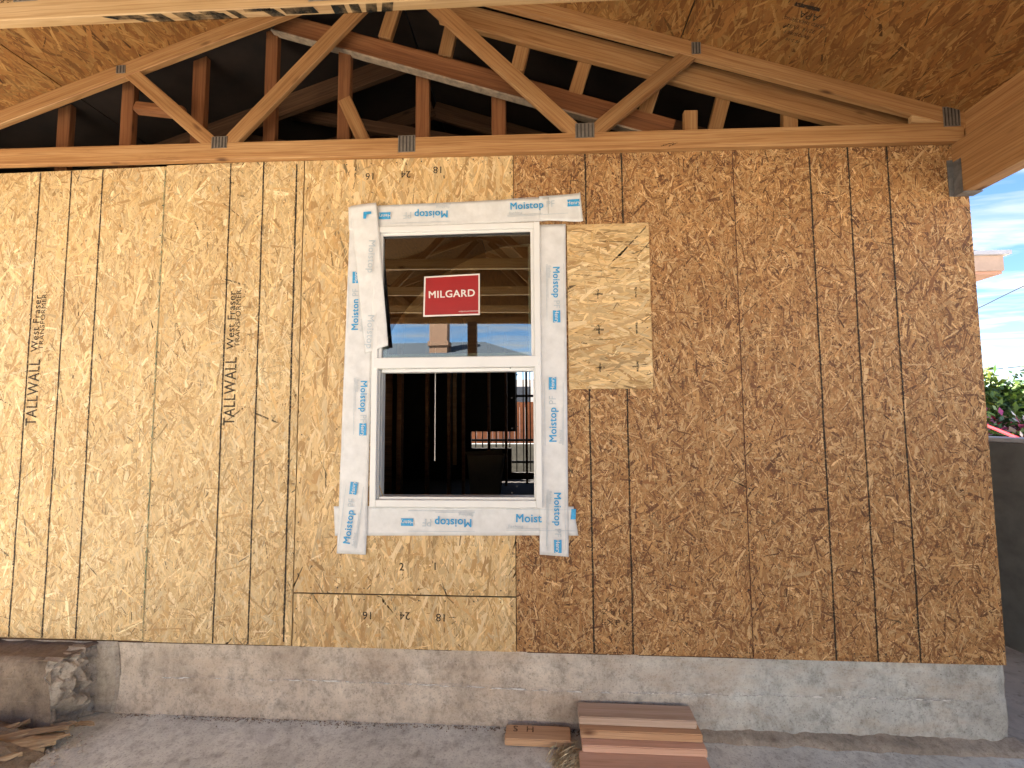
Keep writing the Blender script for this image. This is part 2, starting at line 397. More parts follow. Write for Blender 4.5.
def line_strip(p0, p1, width, jit=.0012, n=60, y=-.0028, wob=.0):
    """printed line between two points of a panel face, with uneven edges"""
    p0 = np.array(p0, float); p1 = np.array(p1, float); d = p1-p0; L = np.linalg.norm(d); d /= L; nn = np.array([-d[1], d[0]])
    bm = bmesh.new(); prev = None
    for i in range(n+1):
        c = p0+d*L*i/n + nn*wob*math.sin(i*.37)
        a = c+nn*(width/2+random.uniform(-jit, jit)); b = c-nn*(width/2+random.uniform(-jit, jit))
        va = bm.verts.new((a[0], y, a[1])); vb = bm.verts.new((b[0], y, b[1]))
        if prev: bm.faces.new((prev[0], prev[1], vb, va))
        prev = (va, vb)
    bmesh.ops.recalc_face_normals(bm, faces=bm.faces[:])
    return me_bm(bm, 'printed_line')
def base_osb(pal):
    m, t, b = new_mat('strand_board_core'); o = objco(t)
    n = noise(t, mapping(t, o, (40, 40, 9)), 1, 5)
    c = pal.mean(0); lk(t, ramp(t, n, [(.3, tuple(c*.55)), (.7, tuple(c*1.05))]), b.inputs['Base Color']); b.inputs['Roughness'].default_value = .8
    return m
M['core_light'] = base_osb(PAL_LIGHT); M['core_dark'] = base_osb(PAL_DARK); M['core_roof'] = base_osb(PAL_ROOF)

# ================================================================== SETTING
GZ = -.46
bm = bmesh.new(); bmesh.ops.create_grid(bm, x_segments=60, y_segments=60, size=700)
g = link('ground', me_bm(bm), 'yard', None, Matrix.Translation((0, 0, GZ)), 'structure')
# porch slab: fine grid with shallow unevenness
def rough_sheet(x0, x1, y0, y1, z, nx, ny, amp, sc, seed):
    from mathutils import noise as mn
    bm = bmesh.new(); V = []
    for j in range(ny+1):
        row = []
        for i in range(nx+1):
            x = x0+(x1-x0)*i/nx; y = y0+(y1-y0)*j/ny
            h = amp*mn.fractal(Vector((x*sc+seed, y*sc, seed)), 1.0, 2.0, 4)
            row.append(bm.verts.new((x, y, z+h)))
        V.append(row)
    for j in range(ny):
        for i in range(nx): bm.faces.new((V[j][i], V[j][i+1], V[j+1][i+1], V[j+1][i]))
    return bm
bm = rough_sheet(-5.4, 1.26, -5.3, .03, -.398, 220, 150, .005, 2.3, 3.1)
me = me_bm(bm); [setattr(p, 'use_smooth', True) for p in me.polygons]
link('slab', me, 'slab', None, None, 'structure')
box('slab_edge', (-5.4, -5.3, GZ-.1), (1.26, .02, -.41), 'slab', None, 0, 'structure')

# ================================================================== HOUSE WALL
house = thing('house', 'strand board sheathed house wall with bare framing inside, under the porch roof', 'house', (-2, 3, 0))
OX0, OX1, OZ0, OZ1 = -1.985, -1.105, .795, 2.305      # window opening
HOLE = (OX0-.005, OX1+.005, OZ0-.005, OZ1+.005)
LINES = (.4064, .6096, .8128)
def panel(x0, x1, z0, z1, style, notch=None, lines=(), label=None, seed=1, dy=0.0, name='sheathing_panel', par=None):
    par = par or house
    mwm = Matrix.Translation((x0, dy, z0))
    w_, h_ = x1-x0, z1-z0
    if notch == 'R': pts = [(0, 0), (w_, 0), (w_, OZ0-z0), (OX0-x0, OZ0-z0), (OX0-x0, OZ1-z0), (w_, OZ1-z0), (w_, h_), (0, h_)]
    elif notch == 'L': pts = [(0, 0), (w_, 0), (w_, h_), (0, h_), (0, OZ1-z0), (OX1-x0, OZ1-z0), (OX1-x0, OZ0-z0), (0, OZ0-z0)]
    else: pts = [(0, 0), (w_, 0), (w_, h_), (0, h_)]
    core = 'core_dark' if style == 'dark' else 'core_light'
    p = poly_prism(name, pts, 0, .011, core, par, mwm)
    if label: p['label'] = label
    hole = (HOLE[0]-x0, HOLE[1]-x0, HOLE[2]-z0, HOLE[3]-z0) if notch else None
    ar = w_*h_
    if style == 'dark': me = strands(0, w_, 0, h_, int(17500*ar), .048, .0052, PAL_DARK, math.pi/2, .75, hole, .12, .35, seed)
    elif style == 'light': me = strands(0, w_, 0, h_, int(8600*ar), .080, .0078, PAL_LIGHT, math.pi/2, .62, hole, .06, .20, seed)
    elif style == 'mid': me = strands(0, w_, 0, h_, int(6000*ar), .105, .0115, PAL_LIGHT*np.array([1, .97, .93]), math.pi/2, .42, hole, .06, .15, seed)
    else: me = strands(0, w_, 0, h_, int(5600*ar), .125, .0125, PAL_LIGHT*np.array([.98, .95, .9]), 0, .36, None, .09, .12, seed)
    link('wood_strands', me, 'strand', p, mwm, 'stuff')
    for lx in lines:
        if isinstance(lx, tuple): X, wd, mt, za, zb = lx
        else: X, wd, mt, za, zb = lx, .0085, 'ink', .004, h_-.004
        link('printed_line', line_strip((X, za), (X, zb), wd, .0011, 90, -.0028, .0006), mt, p, mwm)
    return p, mwm
DX = -3.3145
panel(-5.36, DX-1.2192-.002, .002, 2.765, 'light', None, LINES, 'pale strand board sheet at the far left', 21)
pL1, mL1 = panel(DX-1.2172, DX-.0015, .0, 2.758, 'light', None, LINES, 'pale strand board sheet with three dark printed stud lines', 22, .001)
pL2, mL2 = panel(DX+.0015, -2.457, -.004, 2.763, 'light', None, (LINES[0], LINES[1], (LINES[2], .010, 'ink', .02, 2.74)), 'pale strand board sheet left of the window', 23)
pW, mWd = panel(-2.4505, -1.2225, .281, 2.762, 'mid', 'R', (), 'golden coarse strand board sheet around the window', 24, -.001)
pS, mS = panel(-2.4505, -1.2225, -.006, .273, 'mid', None, (), 'low strip of coarse strand board under the window sheet', 25, .0005)
pA, mA = panel(-1.2185, -.0015, -.004, 2.76, 'dark', 'L', (.4064, .6096), 'brown fine strand board sheet right of the window', 26)
pB, mB = panel(.0015, 1.2192, -.008, 2.76, 'dark', None, LINES, 'brown fine strand board sheet at the house corner', 27, -.0005)
pP, mP = panel(-.922, -.472, 1.388, 2.308, 'patch', None, (), 'small golden strand board patch nailed over the brown sheet', 28, -.0145, 'patch_panel')
# inked seam edge of the two brown sheets and green edge seal of the left joint
link('printed_line', line_strip((1.2178, .004), (1.2178, 2.74), .004, .0012, 90), 'ink_red', pA, mA)
M['seal'] = mat_ink('green_edge_seal', (.10, .20, .13), .34, .6, 60)
link('printed_line', line_strip((1.2120, .01), (1.2120, 2.74), .0045, .0012, 90), 'seal', pL1, mL1)
# stamps on the left sheets
for p_, m_, X in ((pL1, mL1, .4064), (pL2, mL2, .4064)):
    for body, s, dx, z, bold, sx in (('TALLWALL', .098, .050, 1.40, .012, .78), ('West Fraser', .064, .040, 1.815, .010, 1.0), ('TRANSFORMER.', .042, .080, 1.83, .006, 1.12)):
        put_text('printed_text', body, s, X+dx, z, -.0030, R(90), 'ink_text', p_, bold, sx, 1.0, m_)
# stud spacing marks on the coarse sheets
def at_pix(x, z, m): return x-m.translation.x, z-m.translation.z
for body, x, z, rot, m_, p_ in (('16', -2.055, 2.645, 180, mWd, pW), ('24', -1.845, 2.648, 180, mWd, pW), ('18', -1.655, 2.668, 180, mWd, pW),
                                ('16', -2.03, .168, 180, mS, pS), ('24', -1.825, .170, 180, mS, pS), ('18', -1.625, .165, 180, mS, pS),
                                ('2', -1.845, .425, 0, mWd, pW), ('1', -1.66, .43, 0, mWd, pW)):
    u, v = at_pix(x, z, m_)
    put_text('printed_text', body, .058, u, v, -.003, R(rot), 'ink_text', p_, .012, 1, 1, m_)
link('printed_line', line_strip(at_pix(-1.585, .165, mS), at_pix(-1.545, .165, mS), .005, .0008, 4), 'ink_text', pS, mS)
for k, z in enumerate((1.912, 1.712, 1.505)):
    x = -.757+k*.002
    for a, b in (((x-.026, z), (x+.026, z)), ((x, z-.026), (x, z+.026))):
        link('printed_line', line_strip(at_pix(*a, mP), at_pix(*b, mP), .009, .0015, 6), 'ink_text', pP, mP)
    x = -.552
    link('printed_line', line_strip(at_pix(x, z-.03+.005, mP), at_pix(x, z+.03+.005, mP), .010, .002, 8), 'ink_text', pP, mP)
# stamp smudge low on the brown sheet
for k in range(3): put_text('printed_text', ('APA', '24/16', 'EXP 1')[k], .05, -.70+1.2185, .27-k*.055, -.003, 0, 'pencil', pA, .0, 1.2, .8, mA)

# nails: small dark heads along the stud lines
def nails():
    bm = bmesh.new()
    def nail(x, z, y): bmesh.ops.create_circle(bm, cap_ends=True, radius=random.uniform(.003, .0045), segments=7, matrix=Matrix.Translation((x+random.uniform(-.004, .004), y, z)) @ Matrix.Rotation(R(90), 4, 'X'))
    for X0 in (DX-1.2192, DX, -1.2192, 0):
        for off in (.012, .4064, .8128, 1.207):
            x = X0+off
            if -2.44 < x < -1.23 or -1.2 < x < -.93: continue
            z = .06
            while z < 2.7:
                if not (-.93 < x < -.46 and 1.37 < z < 2.32): nail(x, z, -.0036)
                z += random.uniform(.11, .19)
    for x in (-2.43, -1.24):
        for k in range(17): nail(x, .05+k*.16+random.uniform(-.03, .03), -.0042)
    for x in np.arange(-2.35, -1.25, .15): nail(x, .31, -.0042); nail(x, .25, -.0036); nail(x, 2.72, -.0042)
    for x in np.arange(.05, 1.2, .15): nail(x, .03, -.0036); nail(x-1.2, .03, -.0036)
    for z in np.arange(1.42, 2.3, .15): nail(-.49, z, -.0180)
    return me_bm(bm)
link('nail_heads', nails(), mat_flat('nail_head', (.05, .042, .035), .5, 30, .2, .3), house, None, 'stuff')

# framing and shell behind the sheathing
FX0, FX1, FY0, FY1 = -5.36, 1.215, .013, 6.5
def hbox(n, lo, hi, mat, bev=0): return box(n, lo, hi, mat, house, bev)
for x in np.arange(-5.3, 1.2, .4064):
    if not (OX0-.05 < x < OX1+.05): hbox('stud', (x, .013, .0), (x+.038, .102, 2.70), 'old_dark')
hbox('mudsill', (FX0, .018, -.018), (FX1-.01, .14, .021), 'old_dark')
hbox('top_plate', (FX0, .013, 2.70), (FX1-.01, .102, 2.74), 'old_dark')
for x in (OX0-.045, OX1+.007): hbox('trimmer_stud', (x, .0125, .03), (x+.038, .103, 2.69), 'fir')
hbox('header', (OX0-.004, .0125, OZ1+.015), (OX1+.004, .103, 2.69), 'old_dark')
hbox('rough_sill', (OX0-.004, .0125, OZ0-.055), (OX1+.004, .103, OZ0-.015), 'fir')
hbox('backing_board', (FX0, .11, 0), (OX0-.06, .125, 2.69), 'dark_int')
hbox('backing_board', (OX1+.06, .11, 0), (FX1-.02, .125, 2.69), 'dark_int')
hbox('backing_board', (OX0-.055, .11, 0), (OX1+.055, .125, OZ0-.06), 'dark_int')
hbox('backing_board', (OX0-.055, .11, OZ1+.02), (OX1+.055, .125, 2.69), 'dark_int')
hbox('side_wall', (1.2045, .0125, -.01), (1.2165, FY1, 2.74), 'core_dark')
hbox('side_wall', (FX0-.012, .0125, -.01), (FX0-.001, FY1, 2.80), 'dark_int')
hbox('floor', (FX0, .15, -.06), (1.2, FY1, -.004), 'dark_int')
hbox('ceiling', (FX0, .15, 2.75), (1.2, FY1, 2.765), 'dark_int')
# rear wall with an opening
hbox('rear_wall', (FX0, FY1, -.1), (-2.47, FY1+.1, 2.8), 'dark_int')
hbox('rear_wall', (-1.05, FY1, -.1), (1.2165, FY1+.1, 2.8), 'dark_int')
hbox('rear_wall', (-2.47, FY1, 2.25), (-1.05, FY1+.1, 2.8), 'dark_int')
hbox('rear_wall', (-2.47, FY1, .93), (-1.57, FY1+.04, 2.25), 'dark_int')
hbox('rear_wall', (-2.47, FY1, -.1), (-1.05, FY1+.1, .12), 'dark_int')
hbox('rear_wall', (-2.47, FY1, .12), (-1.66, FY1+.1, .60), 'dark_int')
# stud partitions inside
for x in (-4.1, -3.62, -3.3, -2.92, -2.55): hbox('partition_stud', (x, 3.2, 0), (x+.04, 3.29, 2.74), 'old_wood')
for x, y in ((-2.35, 3.6), (-2.27, 4.3), (-1.95, 4.9), (-1.72, 5.6), (-2.62, 2.3), (-1.36, 5.9)): hbox('partition_stud', (x, y, 0), (x+.04, y+.09, 2.74), 'old_wood')
hbox('partition_stud', (-2.33, 3.9, .55), (-2.28, 3.95, 2.0), 'fir')
hbox('partition_board', (-4.4, 2.6, 0), (-2.78, 2.615, 2.74), 'old_wood')

# gate bars, cedar fence and low wall outside the rear opening
gate = thing('steel_gate', 'black steel bar gate seen through the open lower sash', 'gate', (-1.8, 6.75, -.1))
for x in np.arange(-2.7, -1.0, .14): box('bar', (x, 6.74, -.05), (x+.022, 6.762, 2.2), 'bars', gate)
for z in (.28, .72, 1.62): box('rail', (-2.72, 6.735, z), (-1.04, 6.767, z+.05), 'bars', gate)
fen = thing('cedar_fence', 'orange board fence behind the house, seen through the lower sash', 'fence', (-2, 10, GZ))
for x in np.arange(-4.2, .6, .15): box('fence_board', (x, 10, GZ), (x+.142, 10.02, 1.62+random.uniform(-.01, .01)), 'fence_orange', fen)
low = tag(box('low_wall', (-4.5, 8.6, GZ), (1.0, 8.9, .55), 'wall_dark'), 'low grey concrete wall outside the rear opening', 'wall')
bx = thing('cardboard_box', 'tall brown carton standing on the floor inside the house', 'box', (-1.8, 3.6, 0))
poly_prism('carton', [(-2.0, 0.0), (-1.66, 0.0), (-1.58, .72), (-2.06, .72)], 3.5, 3.85, 'cardboard', bx, None, .006)
board('flap', (-2.07, 3.52, .73), (-1.58, 3.46, .76), .14, .004, 'cardboard', bx, (0, .6, .8), 0)
nb = thing('rear_building', 'pale building beyond the rear fence', 'building', (-2, 22, GZ))
box('wall', (-7, 22, GZ), (4, 26, 3.2), 'stucco_w', nb); box('window', (-2.6, 21.97, 1.7), (-1.6, 22.01, 2.8), 'shingle', nb)

# ================================================================== FOUNDATION
fnd = thing('foundation_wall', 'stained grey concrete stem wall under the sheathing', 'foundation', (-2, .1, -.45))
from mathutils import noise as mnoise
def rough_face(x0, x1, z0, z1, yf, nx, nz, fun):
    bm = bmesh.new(); V = []
    for j in range(nz+1):
        row = []
        for i in range(nx+1):
            x = x0+(x1-x0)*i/nx; z = z0+(z1-z0)*j/nz
            dx, dy, dz = fun(x, z, i/nx, j/nz)
            row.append(bm.verts.new((x+dx, yf+dy, z+dz)))
        V.append(row)
    for j in range(nz):
        for i in range(nx): bm.faces.new((V[j][i], V[j][i+1], V[j+1][i+1], V[j+1][i]))
    return bm, V
def stem_fun(x, z, s, q):
    h = .006*mnoise.fractal(Vector((x*1.6, z*3, 1.3)), 1, 2, 4) + .0022*mnoise.fractal(Vector((x*14, z*14, 4.2)), 1, 2, 3)
    line = .004 if z > -.195+.006*math.sin(x*2.1) else 0           # pour line part way down
    foot = -.010*max(0, 1-(z+.46)/.07)**2*(1.5+mnoise.noise(Vector((x*6, 0, 9))))
    chip = 0
    tz = 0
    if q > .95: tz = -.010-.016*max(0, min(1, (-2.0-x)/1.5)) -.006-.008*max(0, mnoise.noise(Vector((x*9, 2, 0)))) - .012*max(0, mnoise.noise(Vector((x*31, 5, 0))))
    if x > 1.12: h += .035*max(0, (x-1.12)/.13)**2.5 + .01*mnoise.noise(Vector((x*20, z*18, 0)))*(x-1.12)/.13
    return 0, h+line+foot+chip, tz
bm, V = rough_face(-5.4, 1.245, -.47, .006, .014, 420, 40, stem_fun)
top = [bm.verts.new((v.co.x, .16, v.co.z)) for v in V[-1]]
for i in range(420): bm.faces.new((V[-1][i], V[-1][i+1], top[i+1], top[i]))
sidev = [bm.verts.new((1.238, .16, r[-1].co.z)) for r in V]
for j in range(40): bm.faces.new((V[j][-1], sidev[j], sidev[j+1], V[j+1][-1]))
sd2 = [bm.verts.new((1.236, 6.6, r[-1].co.z)) for r in V]
for j in range(40): bm.faces.new((sidev[j], sd2[j], sd2[j+1], sidev[j+1]))
bmesh.ops.recalc_face_normals(bm, faces=bm.faces[:])
me = me_bm(bm)
link('stem', me, 'stem', fnd)
M['lime'] = mat_ink('white_lime_streak', (.66, .64, .60), .46, .60, 16, (1, 1, 4))
bm = bmesh.new(); pv = None
for i in range(181):
    x = -3.2+4.2*i/180; z = -.197+.006*math.sin(x*2.1)+.003*mnoise.noise(Vector((x*8, 0, 0))); h = .004+.003*mnoise.noise(Vector((x*13, 5, 0)))
    y = .014+stem_fun(x, z-.008, .5, .5)[1]-.0035
    v2 = (bm.verts.new((x, y, z-h)), bm.verts.new((x, y, z+h)))
    if pv: bm.faces.new((pv[0], v2[0], v2[1], pv[1]))
    pv = v2
link('pour_line', me_bm(bm), 'lime', fnd)
# broken footing lip along the right part of the wall base
def lip_fun(x, z, s, q): return 0, 0, 0
bm = bmesh.new(); P = []
for i in range(121):
    x = -.30+1.56*i/120
    d = .045+.05*s_ if False else .04+.035*(x+.3)/1.5+.02*mnoise.fractal(Vector((x*7, 1, 0)), 1, 2, 4)
    h = .018+.014*mnoise.fractal(Vector((x*9, 4, 0)), 1, 2, 4)
    P.append([bm.verts.new((x, .03, -.398+h+.012)), bm.verts.new((x, -d*.45, -.398+h)), bm.verts.new((x, -d, -.398+h*.6)), bm.verts.new((x, -d-.012, -.42))])
for i in range(120):
    for k in range(3): bm.faces.new((P[i][k], P[i][k+1], P[i+1][k+1], P[i+1][k]))
bmesh.ops.recalc_face_normals(bm, faces=bm.faces[:])
me = me_bm(bm); [setattr(p, 'use_smooth', True) for p in me.polygons]
link('footing_lip', me, 'rubble', fnd)
# spalled patch beside the stub
def spall(x, z, s, q):
    e = min(s, 1-s, q, 1-q)
    return (.02*math.sin(q*math.pi)*s, -.004-.012*(e > 0.001)+.003*mnoise.noise(Vector((x*30, z*30, 0))), 0)
bm, V = rough_face(-3.60, -3.475, -.40, -.012, .016, 10, 26, spall)
link('spalled_patch', me_bm(bm), 'rubble', fnd)

# broken stub of an older concrete wall, left
stub = thing('concrete_stub', 'broken old concrete wall stub with a ragged end at the lower left', 'concrete', (-4.3, -.09, -.42))
def stubf(x, z, s, q):
    return 0, .012*mnoise.fractal(Vector((x*3, z*4, 8)), 1, 2, 4)+.003*mnoise.noise(Vector((x*25, z*25, 3))), 0
bm = bmesh.new()
# ring sections along X: front face, top, back
NX, SEC = 90, 26
def stub_pt(x, k):
    # k 0..1 walks from front bottom up over the top to the back
    if k < .58: y, z = -.185, -.44+(.415)*(k/.58)
    else: y, z = -.185+.21*((k-.58)/.42), -.025
    return y, z
rows = []
for i in range(NX+1):
    s = i/NX; row = []
    for j in range(SEC+1):
        k = j/SEC; y, z = stub_pt(0, k)
        xe = -3.655 + (.075*((y+.185)/.2)) + .035*(-.03-z)/.4
        x = -5.4+(xe+5.4)*s
        n1 = mnoise.fractal(Vector((x*4, y*6, z*6)), 1, 2, 4)
        y += .022*n1+.012*abs(mnoise.noise(Vector((x*11, 3, z*13)))); z += .014*mnoise.fractal(Vector((x*6, y*6, 5)), 1, 2, 4)
        e_ = max(0, 1-abs(k-.58)/.14); y += .022*e_*e_; z -= .022*e_*e_*(1+.4*n1)
        row.append(bm.verts.new((x, y, z)))
    rows.append(row)
for i in range(NX):
    for j in range(SEC): bm.faces.new((rows[i][j], rows[i+1][j], rows[i+1][j+1], rows[i][j+1]))
bmesh.ops.recalc_face_normals(bm, faces=bm.faces[:])
link('weathered_face', me_bm(bm), 'stub', stub)
# ragged end: chunky displaced grid from the front edge back to the stem
bm = bmesh.new(); rows = []
for j in range(41):
    q = j/40; z = -.44+.415*q; row = []
    for i in range(27):
        s = i/26; y = -.188+.205*s
        x = -3.672+.078*s+.035*(-.03-z)/.4*(1-s*.3)
        cell = mnoise.fractal(Vector((y*9, z*9, 2.5)), .9, 2.1, 6)
        rid = abs(mnoise.noise(Vector((y*16, z*12, 7.7))))
        amp = .3+.7*math.sin(math.pi*min(1, max(0, s)))
        x += (.075*cell+.085*rid-.03+.012*mnoise.noise(Vector((y*60, z*60, 4))))*amp
        zz = z+.016*mnoise.noise(Vector((y*20, z*20, 1)))
        if q > .9: zz -= .02*abs(mnoise.noise(Vector((y*22, 3, 1))))
        row.append(bm.verts.new((x, y, zz)))
    rows.append(row)
for j in range(40):
    for i in range(26): bm.faces.new((rows[j][i], rows[j][i+1], rows[j+1][i+1], rows[j+1][i]))
ex = [bm.verts.new((v.co.x-.10, v.co.y, v.co.z+.004)) for v in rows[-1]]
for i in range(26): bm.faces.new((rows[-1][i], rows[-1][i+1], ex[i+1], ex[i]))
bmesh.ops.recalc_face_normals(bm, faces=bm.faces[:])
link('ragged_end', me_bm(bm), 'rubble', stub)

# ================================================================== PORCH ROOF
RX, RZ, SL, SR = -1.95, 3.845, .3285, .3476      # ridge and slopes of the chords' lower edges
def low_z(x): return RZ-SL*(RX-x) if x < RX else RZ-SR*(x-RX)
def cz_bot(x): return 2.788-.0182*(x+4.4)
CH = .105; TD = .089; TH = .038
XL, XR = -5.12, 1.185
def truss(yc, label, group, detailed=True, cmat='fir'):
    y0, y1 = yc-TH/2, yc+TH/2
    t = thing('roof_truss', label, 'truss', (RX, yc, 2.75), group)
    A = lambda x, z: (x, yc, z)
    board('bottom_chord', A(XL, cz_bot(XL)+CH/2), A(XR, cz_bot(XR)+CH/2), CH, TH, cmat, t)
    vL = TD*math.sqrt(1+SL*SL); vR = TD*math.sqrt(1+SR*SR)
    board('top_chord', A(XL-.15, low_z(XL-.15)+vL/2), A(RX-.002, low_z(RX)+vL/2), TD, TH-.002, 'fir', t)
    board('top_chord', A(RX+.002, low_z(RX)+vR/2), A(XR+.02, low_z(XR+.02)+vR/2), TD, TH-.002, 'fir', t)
    nodes = [((-3.565, low_z(-3.565)+.045), (-2.985, cz_bot(-2.95)+.085)), ((-1.985, low_z(-1.985)-.02), (-2.925, cz_bot(-2.93)+.085)),
             ((-1.80, low_z(-1.80)-.01), (-.835, cz_bot(-.83)+.085)), ((-.20, low_z(-.20)+.045), (-.795, cz_bot(-.8)+.085))]
    for k, (a, b) in enumerate(nodes): board('web', A(*a), A(*b), .085, TH-.006-.001*(k % 2), 'fir', t)
    board('heel_block', A(.93, cz_bot(.93)+CH+.045), A(1.14, cz_bot(1.14)+CH+.03), .075, TH-.008, 'fir_yellow', t)
    def plate(x, z, w_, h_, nslot=5):
        p = box('gusset_plate', (x-w_/2, y0-.0022, z-h_/2), (x+w_/2, y0+.0005, z+h_/2), 'galv', t)
        if detailed:
            bm = bmesh.new()
            for i in range(nslot):
                xx = x-w_/2+w_*(i+.5)/nslot
                bm_box(bm, (xx-w_/nslot*.18, y0-.0031, z-h_*.46), (xx+w_/nslot*.18, y0-.0015, z+h_*.46))
            link('slot_rows', me_bm(bm), 'galv_dark', p)
    plate(-2.955, cz_bot(-2.95)+CH+.0, .095, .072); plate(-.815, cz_bot(-.815)+CH+.01, .105, .085)
    plate(-1.83, cz_bot(-1.83)+CH*.62, .10, .10); plate(1.125, cz_bot(1.125)+CH+.03, .085, .11)
    plate(-3.60, low_z(-3.60)+.055, .06, .05, 3); plate(-.19, low_z(-.19)+.055, .05, .07, 3)
    return t
GT = 'porch roof trusses'
t0 = truss(-.0225, 'roof truss standing against the house wall, its webs in full view', GT)
t1 = truss(-1.022, 'foreground roof truss with black spray paint under its bottom chord', GT, True, 'fir_yellow')
for k, y in enumerate((-2.0, -3.0, -3.95)):
    r = t1.copy(); C.objects.link(r); r.location.y = y
    r['label'] = ('roof truss just ahead of the viewer, overhead', 'third roof truss from the open porch end', 'second roof truss from the open porch end')[k]
    for ch in t1.children:
        c = ch.copy(); C.objects.link(c); c.parent = r
        for gch in ch.children:
            d = gch.copy(); C.objects.link(d); d.parent = c
t9 = truss(-4.75, 'end roof truss of the porch, closed with board, seen in the window reflection', GT, False)
# gable infill on the open end
poly_prism('gable_board', [(XL, cz_bot(XL)+.01), (XR, cz_bot(XR)+.01), (XR, low_z(XR)+.05), (RX, low_z(RX)+.07), (XL, low_z(XL)+.05)], -4.782, -4.771, 'core_roof', t9)
# spray paint marks under the foreground chord (on its lower face and lower front edge)
def spray_bits():
    obs = []
    zb = lambda x: cz_bot(x)
    chord = [c for c in t1.children if c.name.startswith('bottom_chord')][0]
    # (x0, x1, front or back start, shear)
    bits = [(-2.66, -2.52, .004, .020, .05), (-2.55, -2.515, .018, .034, .03), (-2.49, -2.43, .002, .037, .03), (-2.39, -2.32, .002, .037, .03), (-2.31, -2.20, .012, .037, .02), (-2.29, -2.23, .002, .016, .02), (-2.185, -2.155, .002, .037, .03),
            (-2.12, -2.02, .001, .013, .0), (-2.06, -2.01, .004, .036, .03), (-1.985, -1.865, .004, .030, .01), (-1.80, -1.752, .001, .037, .0), (-1.735, -1.70, .001, .037, .0), (-1.675, -1.635, .002, .037, -.01), (-1.615, -1.575, .001, .036, -.015)]
    for a, b, f0, f1, sh in bits:
        bm = bmesh.new(); ys = -1.022-TH/2
        n = 5
        pts = [(a, f0), (b, f0), (b+sh, f1), (a+sh, f1)]
        vs = [bm.verts.new((x, ys+f, zb(x)-.0012)) for x, f in pts]; bm.faces.new(vs)
        link('spray_mark', me_bm(bm), 'spray', chord)
spray_bits()
for x in (-3.05, -3.35, -1.35, -3.02):
    put_text('grade_stamp', '2 SPF', .03, x, cz_bot(x)+.075, -1.022-TH/2-.0012, 0, 'pencil', [c for c in t1.children if c.name.startswith('bottom_chord')][0])
t1.location.z -= .052
ch0 = [c for c in t0.children if c.name.startswith('bottom_chord')][0]
link('pencil_mark', line_strip((-.40, cz_bot(-.4)+.012), (-.33, cz_bot(-.33)+.03), .006, .002, 8, -.0425), 'pencil', ch0)
link('pencil_mark', line_strip((-.36, cz_bot(-.36)+.010), (-.31, cz_bot(-.31)+.03), .005, .002, 8, -.0425), 'pencil', ch0)

# roof sheathing: underside faces down
roof = thing('porch_roof', 'strand board roof deck over the porch, seen from below', 'roof', (RX, -2.4, 4))
def roof_panel(side, xa, xb, y0, y1, seed, n=4300, core='core_roof'):
    """panel spanning xa..xb (lower to higher end) under the roof slope"""
    s = SL if side < 0 else SR; v = TD*math.sqrt(1+s*s)
    za, zb = low_z(xa)+v+.001, low_z(xb)+v+.001
    o = Vector((xa, y1, za)); X = Vector((xb-xa, 0, zb-za)); Lx = X.length; X.normalize()
    # local frame: local x up the slope, local z along -Y or +Y, local -y = face normal pointing down
    Zl = Vector((0, -1, 0)); Yl = Zl.cross(X)
    if Yl.z < 0:
        Zl = Vector((0, 1, 0)); o = Vector((xa, y0, za)); Yl = Zl.cross(X)
    m = Matrix((X, Yl, Zl)).transposed().to_4x4(); m.translation = o
    h = y1-y0
    p = poly_prism('roof_panel', [(0, 0), (Lx, 0), (Lx, h), (0, h)], 0, .012, core, roof, m)
    if n:
        me = strands(0, Lx, 0, h, int(n*Lx*h), .11, .0125, PAL_ROOF, math.pi/2, .40, None, .05, .12, seed)
        link('wood_strands', me, 'strand', p, m, 'stuff')
    return p, m, Lx
g_ = .003
rp, rm, rl = roof_panel(1, 1.42, -.27+g_, -2.44, .02, 41)
roof_panel(1, -.27-g_, -1.42, -2.44, .02, 42); roof_panel(1, -1.425, RX+.004, -2.44, .02, 43, 2500)
roof_panel(-1, -5.42, -3.98-g_, -2.44, .02, 44); roof_panel(-1, -3.98+g_, -2.83, -2.44, .02, 45); roof_panel(-1, -2.825, RX-.004, -2.44, .02, 46, 2500)
for a, b, s in ((1.42, -.27, 1), (-.275, RX+.004, 1), (-5.42, -3.98, -1), (-3.975, RX-.004, -1)):
    roof_panel(s, a, b, -4.95, -2.445, 60, 0); roof_panel(s, a, b, .025, 6.9, 61, 0, 'attic_shade')  # deck past the wall takes the near-black colour that stands for attic shade
for sd_, xa, xb in ((1, 1.45, RX), (-1, -5.45, RX)):  # unseen layer added above the deck to stop light leaking through its seams
    poly_prism('light_seal_layer', [(xa, low_z(xa)+.125), (xb, low_z(xb)+.125), (xb, low_z(xb)+.135), (xa, low_z(xa)+.135)] if sd_ < 0 else [(xb, low_z(xb)+.125), (xa, low_z(xa)+.125), (xa, low_z(xa)+.135), (xb, low_z(xb)+.135)], -5.0, 6.95, 'shingle', roof)
# stamp printed on the right deck panel
fl_ = rm.to_3x3().col[2].y > 0
def deck_uv(x, y):
    return (1.42-x)*math.sqrt(1+SR*SR), (y+2.44 if fl_ else .02-y)
sgn = 1 if fl_ else -1
for k, (bd, sz) in enumerate((('APA', .05), ('RATED SHEATHING', .022), ('32/16  15/32', .026), ('EXPOSURE 1', .022), ('PS 2-10', .022))):
    u, v_ = deck_uv(.245, -.265)
    put_text('printed_text', bd, sz, u, v_+sgn*.036*(k-2), -.003, R(0 if fl_ else 180), 'ink_text', rp, .008, 1, 1, rm)
u, v_ = deck_uv(.215, -.375)
link('printed_line', line_strip((u-.06, v_), (u+.06, v_), .018, .001, 6), 'ink', rp, rm)

